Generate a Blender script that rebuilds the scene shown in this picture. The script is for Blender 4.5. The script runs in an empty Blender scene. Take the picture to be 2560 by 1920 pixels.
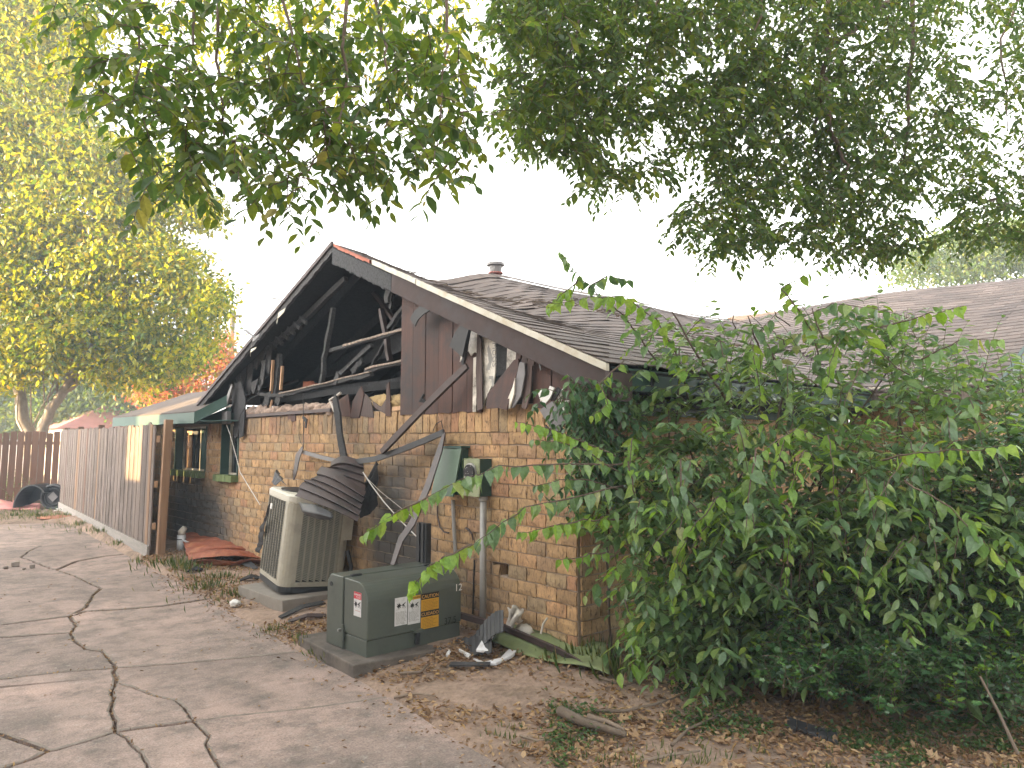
import bpy, math, random
import numpy as np
from mathutils import Vector, Matrix

random.seed(7)
rng = np.random.default_rng(7)
SC = bpy.context.scene
COL = SC.collection

# ------------------------------------------------------------------ camera
F_PX, CX, CY = 1850.0, 1280.0, 903.0          # focal length and principal point for a 2560 x 1920 frame
PITCH = math.radians(6.0)
CAM = np.array([-3.95, -3.6, 1.6])
ex = np.array([.7361, -.6769, 0.0]); ey = np.array([.6769, .7361, 0.0]); ez = np.array([0, 0, 1.0])
fw = ey * math.cos(PITCH) + ez * math.sin(PITCH)
up = -ey * math.sin(PITCH) + ez * math.cos(PITCH)
cam_d = bpy.data.cameras.new('camera')
cam = bpy.data.objects.new('camera', cam_d); COL.objects.link(cam)
cam_d.sensor_fit = 'HORIZONTAL'; cam_d.sensor_width = 36.0
cam_d.lens = 36.0 * F_PX / 2560.0
cam_d.shift_y = (CY - 960.0) / 2560.0
cam_d.clip_start = 0.05; cam_d.clip_end = 4000
cam.matrix_world = Matrix(((ex[0], up[0], -fw[0], CAM[0]), (ex[1], up[1], -fw[1], CAM[1]), (ex[2], up[2], -fw[2], CAM[2]), (0, 0, 0, 1)))
SC.camera = cam

# ------------------------------------------------------------------ sky, sun, exposure
SUN_EL = math.radians(8.0)
SUN_H = np.array([-.95, .31])                 # horizontal direction towards the sun
SUN_H = SUN_H / np.linalg.norm(SUN_H)
world = bpy.data.worlds.new('World'); SC.world = world; world.use_nodes = True
wn = world.node_tree.nodes; wl = world.node_tree.links; wn.clear()
wo = wn.new('ShaderNodeOutputWorld'); wb = wn.new('ShaderNodeBackground')
sky = wn.new('ShaderNodeTexSky'); sky.sky_type = 'NISHITA'; sky.sun_disc = False
sky.sun_elevation = SUN_EL; sky.sun_rotation = math.atan2(SUN_H[0], SUN_H[1])
sky.air_density = 1.0; sky.dust_density = 3.0; sky.ozone_density = 1.0
hsv = wn.new('ShaderNodeHueSaturation'); hsv.inputs['Saturation'].default_value = 0.10
warm = wn.new('ShaderNodeMix'); warm.data_type = 'RGBA'; warm.blend_type = 'MULTIPLY'; warm.inputs[0].default_value = 1.0; warm.inputs[7].default_value = (1.0, .972, .935, 1)   # thin bright morning cloud
wl.new(sky.outputs[0], hsv.inputs['Color']); wl.new(hsv.outputs[0], warm.inputs[6])
wl.new(warm.outputs[2], wb.inputs['Color']); wb.inputs['Strength'].default_value = 0.15
wl.new(wb.outputs[0], wo.inputs['Surface'])
sun_d = bpy.data.lights.new('sun', 'SUN'); sun = bpy.data.objects.new('sun', sun_d); COL.objects.link(sun)
sun_d.energy = 2.7; sun_d.angle = math.radians(0.6); sun_d.color = (1.0, .70, .34)
to_sun = Vector((SUN_H[0] * math.cos(SUN_EL), SUN_H[1] * math.cos(SUN_EL), math.sin(SUN_EL)))
sun.rotation_euler = to_sun.to_track_quat('Z', 'Y').to_euler()
SC.view_settings.view_transform = 'Standard'; SC.view_settings.look = 'None'
SC.view_settings.exposure = 3.55; SC.view_settings.gamma = 1.0; SC.view_settings.use_curve_mapping = False
SC.cycles.use_denoising = True
SC.cycles.max_bounces = 6; SC.cycles.transmission_bounces = 4; SC.cycles.transparent_max_bounces = 6
SC.cycles.caustics_reflective = False; SC.cycles.caustics_refractive = False

# ------------------------------------------------------------------ geometry helpers
def ray(px, py): return fw + ex * ((px - CX) / F_PX) + up * ((CY - py) / F_PX)
def on(ax, v, px, py):
    d = ray(px, py); return CAM + d * ((v - CAM[ax]) / d[ax])
def gX(px, py, v=0.0): return on(0, v, px, py)
def gY(px, py, v=0.0): return on(1, v, px, py)
def gZ(px, py, v=0.0): return on(2, v, px, py)
def atD(px, py, s): return CAM + ray(px, py) * s
def proj(p):
    v = np.asarray(p, float) - CAM; s = v @ fw
    return np.stack([CX + F_PX * (v @ ex) / s, CY - F_PX * (v @ up) / s, s], -1)
def V(*a): return np.array(a, float)
def unit(v): v = np.asarray(v, float); return v / (np.linalg.norm(v) + 1e-9)

class MB:
    """collects verts / faces of one mesh"""
    def __init__(s): s.v = []; s.f = []
    def add(s, verts, faces):
        o = len(s.v); s.v.extend([tuple(map(float, p)) for p in verts]); s.f.extend([tuple(i + o for i in f) for f in faces]); return s
    def hexa(s, p):          # 8 points: bottom 4 ccw, top 4 ccw
        return s.add(p, [(3, 2, 1, 0), (4, 5, 6, 7), (0, 1, 5, 4), (1, 2, 6, 5), (2, 3, 7, 6), (3, 0, 4, 7)])
    def box(s, c, size, ax=None, jit=0.0):
        ax = np.eye(3) if ax is None else ax
        h = np.array(size) / 2; pts = []
        for z in (-1, 1):
            for x, y in ((-1, -1), (1, -1), (1, 1), (-1, 1)):
                q = np.asarray(c, float) + ax[0] * h[0] * x + ax[1] * h[1] * y + ax[2] * h[2] * z
                if jit: q = q + rng.normal(0, jit, 3)
                pts.append(q)
        return s.hexa(pts)
    def tube(s, pts, r, n=6, cap=True):
        pts = [np.asarray(p, float) for p in pts]; k = len(pts)
        rr = r if hasattr(r, '__len__') else [r] * k
        rings = []; prev = None
        for i, p in enumerate(pts):
            t = unit(pts[min(i + 1, k - 1)] - pts[max(i - 1, 0)])
            if prev is None: a = unit(np.cross(t, V(0, 0, 1) if abs(t[2]) < .9 else V(1, 0, 0)))
            else: a = unit(prev - t * (prev @ t))
            prev = a; b = np.cross(t, a)
            rings.append([p + rr[i] * (a * math.cos(q) + b * math.sin(q)) for q in np.linspace(0, 2 * math.pi, n, endpoint=False)])
        vs = [p for r_ in rings for p in r_]; fs = []
        for i in range(k - 1):
            for j in range(n): fs.append((i * n + j, i * n + (j + 1) % n, (i + 1) * n + (j + 1) % n, (i + 1) * n + j))
        if cap: fs.append(tuple(range(n))[::-1]); fs.append(tuple((k - 1) * n + j for j in range(n)))
        return s.add(vs, fs)
    def ribbon(s, pts, wv, w, t):
        """flat bar along a polyline; wv: width direction(s)"""
        pts = [np.asarray(p, float) for p in pts]; k = len(pts); vs = []; fs = []
        ww = w if hasattr(w, '__len__') else [w] * k
        for i, p in enumerate(pts):
            tg = unit(pts[min(i + 1, k - 1)] - pts[max(i - 1, 0)])
            wd = wv[i] if isinstance(wv, list) else wv
            wd = unit(np.asarray(wd, float) - tg * (np.asarray(wd, float) @ tg)); nn = np.cross(tg, wd)
            for a, b in ((-1, -1), (1, -1), (1, 1), (-1, 1)): vs.append(p + wd * a * ww[i] / 2 + nn * b * t / 2)
        for i in range(k - 1):
            for j in range(4): fs.append((i * 4 + j, i * 4 + (j + 1) % 4, (i + 1) * 4 + (j + 1) % 4, (i + 1) * 4 + j))
        fs.append((3, 2, 1, 0)); o = (k - 1) * 4; fs.append((o, o + 1, o + 2, o + 3))
        return s.add(vs, fs)
    def sheet(s, grid, t=0.0):
        """grid [i][j] of points; optional thickness"""
        n = len(grid); m = len(grid[0]); vs = [p for r_ in grid for p in r_]; fs = []
        for i in range(n - 1):
            for j in range(m - 1): fs.append((i * m + j, i * m + j + 1, (i + 1) * m + j + 1, (i + 1) * m + j))
        if t:
            g = np.array(grid, float)
            du = np.gradient(g, axis=0); dv = np.gradient(g, axis=1); nn = np.cross(dv, du); nn /= (np.linalg.norm(nn, axis=2, keepdims=True) + 1e-9)
            low = (g - nn * t).reshape(-1, 3); o = n * m; vs = vs + list(low)
            fs2 = [tuple(q + o for q in f[::-1]) for f in fs]
            bd = [(0, j) for j in range(m)] + [(i, m - 1) for i in range(1, n)] + [(n - 1, j) for j in range(m - 2, -1, -1)] + [(i, 0) for i in range(n - 2, 0, -1)]
            ids = [i * m + j for i, j in bd]
            for q in range(len(ids)):
                a, b = ids[q], ids[(q + 1) % len(ids)]; fs2.append((b, a, a + o, b + o))
            fs = fs + fs2
        return s.add(vs, fs)
    def prism(s, poly, nvec):
        """closed polygon (3-D points) extruded along nvec"""
        k = len(poly); nvec = np.asarray(nvec, float)
        vs = [np.asarray(p, float) for p in poly] + [np.asarray(p, float) + nvec for p in poly]
        fs = [tuple(range(k))[::-1], tuple(range(k, 2 * k))] + [(i, (i + 1) % k, k + (i + 1) % k, k + i) for i in range(k)]
        return s.add(vs, fs)
    def mesh(s, name='m', smooth=False):
        me = bpy.data.meshes.new(name); me.from_pydata(s.v, [], s.f); me.validate(); me.update()
        if smooth: me.polygons.foreach_set('use_smooth', [True] * len(me.polygons))
        return me
    def build(s, name, mat, parent=None, smooth=False, bevel=0.0, recalc=True, **props):
        me = s.mesh(name, smooth)
        if recalc:
            import bmesh
            bm = bmesh.new(); bm.from_mesh(me); bmesh.ops.recalc_face_normals(bm, faces=bm.faces); bm.to_mesh(me); bm.free()
        o = link(name, me, mat, parent, **props)
        if bevel:
            md = o.modifiers.new('bevel', 'BEVEL'); md.width = bevel; md.segments = 2; md.limit_method = 'ANGLE'; md.angle_limit = math.radians(40)
        return o

def link(name, me, mat, parent=None, **props):
    o = bpy.data.objects.new(name, me); COL.objects.link(o)
    if mat is not None and hasattr(me, 'materials') and not me.materials: me.materials.append(MAT[mat] if isinstance(mat, str) else mat)
    setp(o, parent)
    for k, v in props.items(): o[k] = v
    return o
WLOC = {}
def setp(o, parent):
    if parent is None: return
    o.parent = parent
    off = WLOC.get(parent.name)
    if off is not None: o.matrix_parent_inverse = Matrix.Translation(-Vector(off))
def thing(name, loc, label, category, group=None):
    o = bpy.data.objects.new(name, None); COL.objects.link(o); o.location = loc; o.empty_display_size = .1
    WLOC[o.name] = tuple(map(float, loc)); o['label'] = label; o['category'] = category
    if group: o['group'] = group
    return o
def lab(label, category, group=None):
    d = dict(label=label, category=category)
    if group: d['group'] = group
    return d

# ------------------------------------------------------------------ materials
MAT = {}
def nd(nt, t, **kw):
    n = nt.nodes.new(t)
    for k, v in kw.items(): setattr(n, k, v)
    return n
def base_mat(name):
    m = bpy.data.materials.new(name); m.use_nodes = True; nt = m.node_tree; nt.nodes.clear()
    out = nd(nt, 'ShaderNodeOutputMaterial'); b = nd(nt, 'ShaderNodeBsdfPrincipled'); nt.links.new(b.outputs[0], out.inputs['Surface'])
    MAT[name] = m; return m, nt, b, out
def pos_node(nt, scale=(1, 1, 1), obj=False):
    if obj: src = nd(nt, 'ShaderNodeTexCoord').outputs['Object']
    else: src = nd(nt, 'ShaderNodeNewGeometry').outputs['Position']
    mp = nd(nt, 'ShaderNodeMapping'); mp.inputs['Scale'].default_value = scale; nt.links.new(src, mp.inputs['Vector']); return mp.outputs[0]
def noise(nt, vec, scale, detail=4, rough=.6, dist=0):
    n = nd(nt, 'ShaderNodeTexNoise'); n.inputs['Scale'].default_value = scale; n.inputs['Detail'].default_value = detail
    n.inputs['Roughness'].default_value = rough; n.inputs['Distortion'].default_value = dist; nt.links.new(vec, n.inputs['Vector']); return n.outputs['Fac']
def ramp(nt, fac, stops):
    r = nd(nt, 'ShaderNodeValToRGB'); e = r.color_ramp.elements
    while len(e) < len(stops): e.new(.5)
    for i, (p, c) in enumerate(stops):
        e[i].position = p; e[i].color = (*c, 1) if len(c) == 3 else c
    nt.links.new(fac, r.inputs[0]); return r.outputs[0]
def mix(nt, a, b, fac, mode='MIX'):
    m = nd(nt, 'ShaderNodeMix', data_type='RGBA', blend_type=mode)
    for i, x in ((6, a), (7, b)):
        if isinstance(x, (tuple, list)): m.inputs[i].default_value = (*x, 1)
        else: nt.links.new(x, m.inputs[i])
    if isinstance(fac, (int, float)): m.inputs[0].default_value = fac
    else: nt.links.new(fac, m.inputs[0])
    return m.outputs[2]
def math_(nt, op, a, b=None, clamp=False):
    m = nd(nt, 'ShaderNodeMath', operation=op, use_clamp=clamp)
    for i, x in enumerate((a, b)):
        if x is None: continue
        if isinstance(x, (int, float)): m.inputs[i].default_value = x
        else: nt.links.new(x, m.inputs[i])
    return m.outputs[0]
def rnd(nt):
    """one random number for each object and each loose piece of a mesh"""
    a = nd(nt, 'ShaderNodeObjectInfo').outputs['Random']; b = nd(nt, 'ShaderNodeNewGeometry').outputs['Random Per Island']
    return math_(nt, 'FRACT', math_(nt, 'ADD', a, b))
def bump(nt, b, h, strength=.4, dist=.01):
    n = nd(nt, 'ShaderNodeBump'); n.inputs['Strength'].default_value = strength; n.inputs['Distance'].default_value = dist
    nt.links.new(h, n.inputs['Height']); nt.links.new(n.outputs[0], b.inputs['Normal'])
def surf(name, c1, c2, scale=6, rough=.8, metal=0, bmp=.3, stretch=(1, 1, 1), vary=.15, bdist=.006, dirt=None, dscale=2.0, obj=False):
    m, nt, b, out = base_mat(name)
    p = pos_node(nt, stretch, obj)
    f = noise(nt, p, scale, 6, .65)
    col = ramp(nt, f, [(.3, c1), (.7, c2)])
    if vary:
        r = rnd(nt); g = math_(nt, 'ADD', math_(nt, 'MULTIPLY', r, 2 * vary), 1 - vary)
        cc = nd(nt, 'ShaderNodeCombineColor'); [nt.links.new(g, cc.inputs[i]) for i in range(3)]
        col = mix(nt, col, cc.outputs[0], 1.0, 'MULTIPLY')
    if dirt:
        d = noise(nt, pos_node(nt, (1, 1, 1)), dscale, 5, .7)
        col = mix(nt, col, dirt, ramp(nt, d, [(.48, (0, 0, 0)), (.68, (1, 1, 1))]))
    nt.links.new(col, b.inputs['Base Color']); b.inputs['Roughness'].default_value = rough; b.inputs['Metallic'].default_value = metal
    if bmp: bump(nt, b, noise(nt, p, scale * 5, 5, .7), bmp, bdist)
    return m
def leafmat(name, cols, trans=.5, rough=.45, tcol=None, spec=.5):
    """cols: list of (pos, colour) picked at random for each leaf"""
    m, nt, b, out = base_mat(name)
    col = ramp(nt, rnd(nt), cols)
    n = noise(nt, pos_node(nt), 60, 3, .6)
    col = mix(nt, col, ramp(nt, n, [(.3, (.75, .75, .7)), (.7, (1.2, 1.2, 1.1))]), 1.0, 'MULTIPLY')
    nt.links.new(col, b.inputs['Base Color']); b.inputs['Roughness'].default_value = rough; b.inputs['Specular IOR Level'].default_value = spec
    t = nd(nt, 'ShaderNodeBsdfTranslucent'); tc = mix(nt, col, tcol or (1.6, 1.5, .5), 1.0, 'MULTIPLY'); nt.links.new(tc, t.inputs[0])
    ms = nd(nt, 'ShaderNodeMixShader'); ms.inputs[0].default_value = trans
    nt.links.new(b.outputs[0], ms.inputs[1]); nt.links.new(t.outputs[0], ms.inputs[2]); nt.links.new(ms.outputs[0], out.inputs['Surface'])
    return m

def blob(nt, c, r, pos):
    """soft mask round a world point, radius r (stain)"""
    s = nd(nt, 'ShaderNodeVectorMath', operation='DISTANCE'); nt.links.new(pos, s.inputs[0]); s.inputs[1].default_value = c
    return math_(nt, 'SUBTRACT', 1.0, math_(nt, 'DIVIDE', s.outputs['Value'], r), True)

def brick_material():
    m, nt, b, out = base_mat('brick'); r = rnd(nt); P = pos_node(nt)
    col = ramp(nt, r, [(0, (.31, .20, .105)), (.2, (.45, .295, .15)), (.42, (.37, .25, .135)), (.62, (.50, .325, .165)), (.78, (.42, .23, .13)), (.9, (.29, .215, .13)), (1, (.46, .335, .19))])
    # bark-like vertical texture with dark pits
    n1 = noise(nt, pos_node(nt, (1, 1, .35)), 55, 5, .7, .6)
    col = mix(nt, col, (.13, .083, .05), ramp(nt, n1, [(.51, (0, 0, 0)), (.64, (.9, .9, .9))]))
    n2 = noise(nt, P, 14, 4, .6)
    col = mix(nt, col, ramp(nt, n2, [(.3, (.72, .7, .68)), (.7, (1.18, 1.15, 1.1))]), 1.0, 'MULTIPLY')
    # soot and smoke stains with shapes of their own
    pos = nd(nt, 'ShaderNodeNewGeometry').outputs['Position']
    nz = math_(nt, 'ADD', math_(nt, 'MULTIPLY', noise(nt, pos_node(nt, (1, .6, 1)), 2.3, 5, .65, .5), .6), math_(nt, 'MULTIPLY', noise(nt, pos_node(nt, (1, 1, .18)), 9, 4, .6), .45))
    st = None
    for c, rad, k in (((0, 2.35, .8), .75, 1.5), ((0, 2.1, .35), .65, 1.2), ((0, 7.4, .35), 1.1, 1.1), ((0, 6.3, .25), .9, .8), ((0, 2.75, 1.7), .35, .7), ((0, 1.75, 1.45), .35, .6), ((0, 6.0, 1.9), .4, 1.2), ((0, .9, .3), .6, .45), ((0, 4.4, .3), .8, .6), ((0, 7.9, .6), 1.2, .9), ((0, 6.7, .55), .9, .8), ((0, 3.3, 1.86), .5, .8), ((0, 4.7, 1.86), .45, .7), ((0, 5.5, 1.82), .5, .8), ((0, 2.2, 1.35), .45, .7)):
        q = math_(nt, 'MULTIPLY', blob(nt, c, rad, pos), k); st = q if st is None else math_(nt, 'ADD', st, q)
    st = math_(nt, 'MULTIPLY', st, math_(nt, 'ADD', nz, .35)); st = math_(nt, 'MULTIPLY', st, .95, True)
    col = mix(nt, col, (.075, .068, .06), st)
    nt.links.new(col, b.inputs['Base Color']); b.inputs['Roughness'].default_value = .9
    bump(nt, b, n1, .7, .008)
brick_material()
surf('slab_rim', (.30, .255, .215), (.20, .17, .145), 30, .95, bmp=.6, vary=0, dirt=(.17, .145, .12), dscale=12)
surf('mortar', (.36, .285, .22), (.28, .22, .17), 9, .95, bmp=.5, vary=0)

surf('pad_concrete', (.155, .132, .112), (.095, .08, .068), 5, .95, bmp=.6, vary=0, dirt=(.075, .065, .055), dscale=5)
surf('pad_light', (.28, .25, .215), (.20, .18, .155), 6, .95, bmp=.4, vary=0)
surf('char', (.012, .012, .013), (.035, .034, .036), 25, .85, bmp=.8, vary=.4, bdist=.01)
surf('char_grey', (.028, .028, .03), (.085, .082, .08), 40, .8, bmp=1.0, vary=.3, bdist=.01)
surf('char_pale', (.50, .38, .29), (.12, .10, .09), 30, .8, bmp=.8, vary=.2, bdist=.01)
surf('brown_trim', (.044, .028, .026), (.064, .041, .037), 12, .6, bmp=.15, vary=.1)
surf('rake_paint', (.040, .025, .023), (.056, .036, .033), 10, .8, bmp=.2, vary=0, dirt=(.05, .042, .043), dscale=3)
surf('siding', (.092, .040, .028), (.055, .028, .022), 7, .75, bmp=.35, stretch=(2, 6, .4), vary=.22, dirt=(.032, .024, .024), dscale=2.2)
surf('siding_back', (.07, .045, .04), (.13, .095, .085), 9, .8, bmp=.3, stretch=(2, 4, .6), vary=.25)
surf('raw_wood', (.46, .29, .17), (.34, .20, .11), 9, .8, bmp=.4, stretch=(4, 4, .5), vary=.15)
surf('grey_wood', (.19, .147, .122), (.07, .053, .043), 11, .85, bmp=.9, stretch=(6, 6, .25), vary=.34, dirt=(.17, .135, .12), dscale=3)
surf('new_wood', (.27, .165, .095), (.19, .11, .063), 7, .85, bmp=.4, stretch=(5, 5, .35), vary=.18)
surf('brown_wood', (.15, .08, .05), (.10, .052, .033), 7, .85, bmp=.4, stretch=(5, 5, .35), vary=.2)
surf('kick_wood', (.31, .285, .26), (.22, .205, .19), 7, .85, bmp=.5, stretch=(4, .5, 4), vary=.15)
surf('foil', (.72, .68, .60), (.58, .53, .45), 6, .4, bmp=.35, vary=.12, dirt=(.10, .085, .07), dscale=5)
surf('white_edge', (.56, .53, .45), (.46, .43, .35), 8, .5, bmp=.15, vary=.05, dirt=(.42, .36, .26), dscale=8)
surf('orange_felt', (.42, .13, .075), (.33, .10, .06), 10, .7, vary=.1)
surf('green_paint', (.024, .066, .050), (.032, .08, .063), 6, .55, bmp=.12, vary=.05)
surf('green_dark', (.02, .055, .045), (.03, .075, .06), 6, .55, bmp=.12, vary=.05)
surf('green_box', (.055, .10, .062), (.072, .125, .08), 5, .5, bmp=.1, vary=0, dirt=(.06, .10, .065), dscale=6)
surf('meter_box', (.22, .25, .14), (.27, .30, .17), 5, .5, bmp=.1, vary=0, dirt=(.10, .11, .07), dscale=7)
surf('transformer_green', (.074, .088, .073), (.095, .110, .092), 3, .36, bmp=.06, vary=.03, dirt=(.062, .073, .062), dscale=3)
surf('ac_paint', (.38, .355, .285), (.34, .315, .25), 4, .5, bmp=.06, vary=.03, dirt=(.28, .26, .21), dscale=5)
surf('ac_louver', (.27, .27, .225), (.30, .30, .25), 6, .5, bmp=.06, vary=.03)
surf('ac_white', (.62, .60, .52), (.55, .53, .45), 4, .5, bmp=.06, vary=.03)
surf('black', (.010, .010, .011), (.018, .018, .02), 8, .6, bmp=.1, vary=.1)
surf('black_plastic', (.018, .02, .023), (.028, .03, .034), 8, .45, bmp=.1, vary=.1)
surf('melted_brown', (.048, .034, .032), (.07, .05, .047), 6, .5, bmp=.12, vary=.1, dirt=(.02, .018, .019), dscale=4)
surf('grey_plastic', (.13, .125, .13), (.19, .18, .18), 6, .5, bmp=.1, vary=.1)
surf('dark_sheet', (.032, .033, .036), (.055, .056, .06), 8, .55, bmp=.2, vary=.1)
surf('metal', (.42, .42, .41), (.33, .33, .33), 8, .4, metal=.7, bmp=.1, vary=.05)
surf('galvanized', (.34, .33, .31), (.25, .245, .235), 8, .55, metal=.3, bmp=.1, vary=.05)
surf('rust', (.27, .075, .032), (.16, .045, .022), 7, .8, bmp=.3, vary=.15, dirt=(.36, .14, .07), dscale=4)
surf('pvc', (.62, .64, .66), (.52, .54, .57), 6, .45, bmp=.05, vary=0)
surf('white', (.75, .74, .71), (.66, .65, .62), 6, .6, bmp=.1, vary=.05)
surf('white_foam', (.72, .73, .75), (.58, .58, .60), 9, .7, bmp=.3, vary=.1, dirt=(.42, .36, .31), dscale=9)
surf('cloth', (.60, .56, .50), (.42, .39, .35), 10, .95, bmp=.4, vary=.1)
surf('green_tarp', (.15, .19, .075), (.19, .23, .10), 4, .7, bmp=.2, vary=.05, dirt=(.10, .12, .06), dscale=4)
surf('pink_batt', (.50, .22, .20), (.40, .17, .155), 6, .95, bmp=.6, vary=.15)
surf('insulation', (.45, .33, .26), (.25, .18, .14), 24, .95, bmp=1.0, vary=.15, dirt=(.10, .08, .07), dscale=9)
surf('straw', (.50, .36, .17), (.28, .19, .09), 60, .95, bmp=1.0, vary=.15)
surf('bark', (.21, .17, .135), (.12, .095, .075), 14, .95, bmp=1.0, stretch=(1, 1, .4), vary=.1, bdist=.02)
surf('bark_pale', (.30, .255, .21), (.17, .14, .11), 10, .95, bmp=.8, stretch=(1, 1, .5), vary=.1, bdist=.02)
surf('twig', (.13, .09, .065), (.075, .055, .04), 30, .9, bmp=.4, vary=.2)
surf('twig_green', (.15, .15, .06), (.11, .10, .045), 30, .8, bmp=.2, vary=.2)
surf('dead_stick', (.22, .17, .13), (.14, .108, .08), 20, .95, bmp=.6, vary=.25)
surf('house_and_blocker_wall', (.42, .36, .30), (.36, .31, .26), 3, .9, bmp=.2, vary=0)
surf('blocker_roof', (.12, .10, .09), (.16, .13, .12), 3, .95, bmp=.3, vary=.1)
surf('red_roof', (.33, .13, .11), (.26, .10, .09), 4, .95, bmp=.3, vary=.1)
surf('window_dark', (.006, .007, .008), (.01, .011, .013), 3, .25, bmp=0, vary=0)
surf('ink', (.008, .008, .008), (.012, .012, .012), 8, .6, bmp=0, vary=0)
surf('ink_dark_green', (.008, .010, .009), (.012, .014, .012), 8, .6, bmp=0, vary=0)
surf('sticker_white', (.70, .70, .70), (.62, .62, .62), 20, .5, bmp=0, vary=.04, dirt=(.52, .52, .52), dscale=30)
surf('sticker_yellow', (.62, .33, .02), (.55, .29, .02), 10, .5, bmp=0, vary=0)
surf('sticker_red', (.55, .03, .05), (.48, .03, .05), 10, .5, bmp=0, vary=0)
surf('ink_yellow', (.62, .36, .10), (.62, .36, .10), 10, .5, bmp=0, vary=0)
surf('rock', (.30, .26, .22), (.20, .17, .15), 12, .95, bmp=.6, vary=.2)
surf('copper_dirt', (.36, .16, .10), (.30, .13, .08), 10, .95, bmp=.5, vary=.1)

def shingle_material(name, a, b_):
    m, nt, b, out = base_mat(name)
    col = ramp(nt, rnd(nt), [(0, a), (.5, tuple((x + y) / 2 for x, y in zip(a, b_))), (1, b_)])
    n = noise(nt, pos_node(nt), 160, 3, .7)
    col = mix(nt, col, ramp(nt, n, [(.3, (.7, .7, .7)), (.7, (1.25, 1.25, 1.25))]), 1.0, 'MULTIPLY')
    n2 = noise(nt, pos_node(nt), 1.2, 4, .6)
    col = mix(nt, col, ramp(nt, n2, [(.35, (.78, .78, .8)), (.65, (1.1, 1.08, 1.06))]), 1.0, 'MULTIPLY')
    nt.links.new(col, b.inputs['Base Color']); b.inputs['Roughness'].default_value = .8; bump(nt, b, n, .4, .004)
shingle_material('shingle', (.105, .084, .076), (.17, .135, .12))

def concrete_material():
    m, nt, b, out = base_mat('slab_concrete'); P = pos_node(nt)
    n1 = noise(nt, P, .8, 6, .7, .4); n2 = noise(nt, P, 4.5, 6, .7); n3 = noise(nt, P, 90, 4, .75); n4 = noise(nt, P, 17, 5, .7)
    col = ramp(nt, n1, [(.32, (.20, .158, .137)), (.5, (.31, .236, .203)), (.66, (.43, .312, .266))])
    col = mix(nt, col, (.125, .108, .094), ramp(nt, n2, [(.44, (0, 0, 0)), (.68, (.85, .85, .85))]))
    col = mix(nt, col, (.42, .375, .335), ramp(nt, n4, [(.56, (0, 0, 0)), (.74, (.6, .6, .6))]))
    col = mix(nt, col, ramp(nt, n3, [(.28, (.55, .54, .53)), (.5, (1, 1, 1)), (.72, (1.35, 1.35, 1.35))]), 1.0, 'MULTIPLY')
    r = rnd(nt); g = math_(nt, 'ADD', math_(nt, 'MULTIPLY', r, .14), .93); cc = nd(nt, 'ShaderNodeCombineColor'); [nt.links.new(g, cc.inputs[i]) for i in range(3)]
    col = mix(nt, col, cc.outputs[0], 1.0, 'MULTIPLY')
    nt.links.new(col, b.inputs['Base Color']); b.inputs['Roughness'].default_value = .9
    bump(nt, b, math_(nt, 'ADD', n3, math_(nt, 'MULTIPLY', n4, 1.2)), .5, .006)
concrete_material()
def ground_material():
    m, nt, b, out = base_mat('ground'); P = pos_node(nt)
    n1 = noise(nt, P, .9, 6, .65); n2 = noise(nt, P, 18, 5, .7); n3 = noise(nt, P, 3.2, 5, .6)
    col = ramp(nt, n1, [(.3, (.23, .17, .132)), (.5, (.34, .245, .19)), (.7, (.28, .205, .155))])
    col = mix(nt, col, (.13, .095, .065), ramp(nt, n3, [(.5, (0, 0, 0)), (.72, (.8, .8, .8))]))
    col = mix(nt, col, ramp(nt, n2, [(.25, (.6, .58, .56)), (.75, (1.3, 1.3, 1.28))]), 1.0, 'MULTIPLY')
    nt.links.new(col, b.inputs['Base Color']); b.inputs['Roughness'].default_value = .97
    bump(nt, b, math_(nt, 'ADD', n2, math_(nt, 'MULTIPLY', n3, .8)), .8, .03)
ground_material()
def glass_material():
    m, nt, b, out = base_mat('glass'); b.inputs['Base Color'].default_value = (.02, .025, .03, 1); b.inputs['Roughness'].default_value = .06
    b.inputs['Specular IOR Level'].default_value = .6
glass_material()
def dial_material():
    m, nt, b, out = base_mat('dial'); v = nd(nt, 'ShaderNodeTexVoronoi'); v.inputs['Scale'].default_value = 55; nt.links.new(pos_node(nt), v.inputs['Vector'])
    nt.links.new(ramp(nt, v.outputs['Distance'], [(.1, (.6, .6, .6)), (.2, (.03, .03, .035))]), b.inputs['Base Color']); b.inputs['Roughness'].default_value = .1
dial_material()

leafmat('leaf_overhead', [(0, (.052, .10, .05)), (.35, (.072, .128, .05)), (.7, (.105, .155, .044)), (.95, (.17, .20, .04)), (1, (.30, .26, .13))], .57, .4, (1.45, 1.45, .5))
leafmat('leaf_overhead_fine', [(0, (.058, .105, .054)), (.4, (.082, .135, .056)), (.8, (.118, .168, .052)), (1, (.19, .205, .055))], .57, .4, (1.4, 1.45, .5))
leafmat('leaf_bush', [(0, (.085, .165, .085)), (.4, (.13, .23, .105)), (.8, (.18, .285, .105)), (.97, (.25, .34, .11)), (1, (.34, .33, .12))], .44, .32, (1.4, 1.4, .6), .7)
leafmat('leaf_young', [(0, (.15, .29, .05)), (.6, (.20, .34, .055)), (1, (.27, .38, .07))], .45, .4, (1.5, 1.4, .4))
leafmat('leaf_vine', [(0, (.04, .10, .05)), (.6, (.06, .135, .06)), (1, (.09, .17, .065))], .3, .4)
leafmat('leaf_holly', [(0, (.028, .08, .032)), (.6, (.046, .115, .042)), (.9, (.075, .165, .05)), (1, (.12, .26, .03))], .2, .3, (1.3, 1.4, .5), .7)
leafmat('leaf_sunlit', [(0, (.06, .115, .015)), (.32, (.13, .175, .012)), (.6, (.27, .29, .008)), (.95, (.43, .385, .008)), (1, (.34, .20, .04))], .5, .5, (1.4, 1.35, .25))  # yellow-green leaves, with part of the low sun put into their colour
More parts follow.
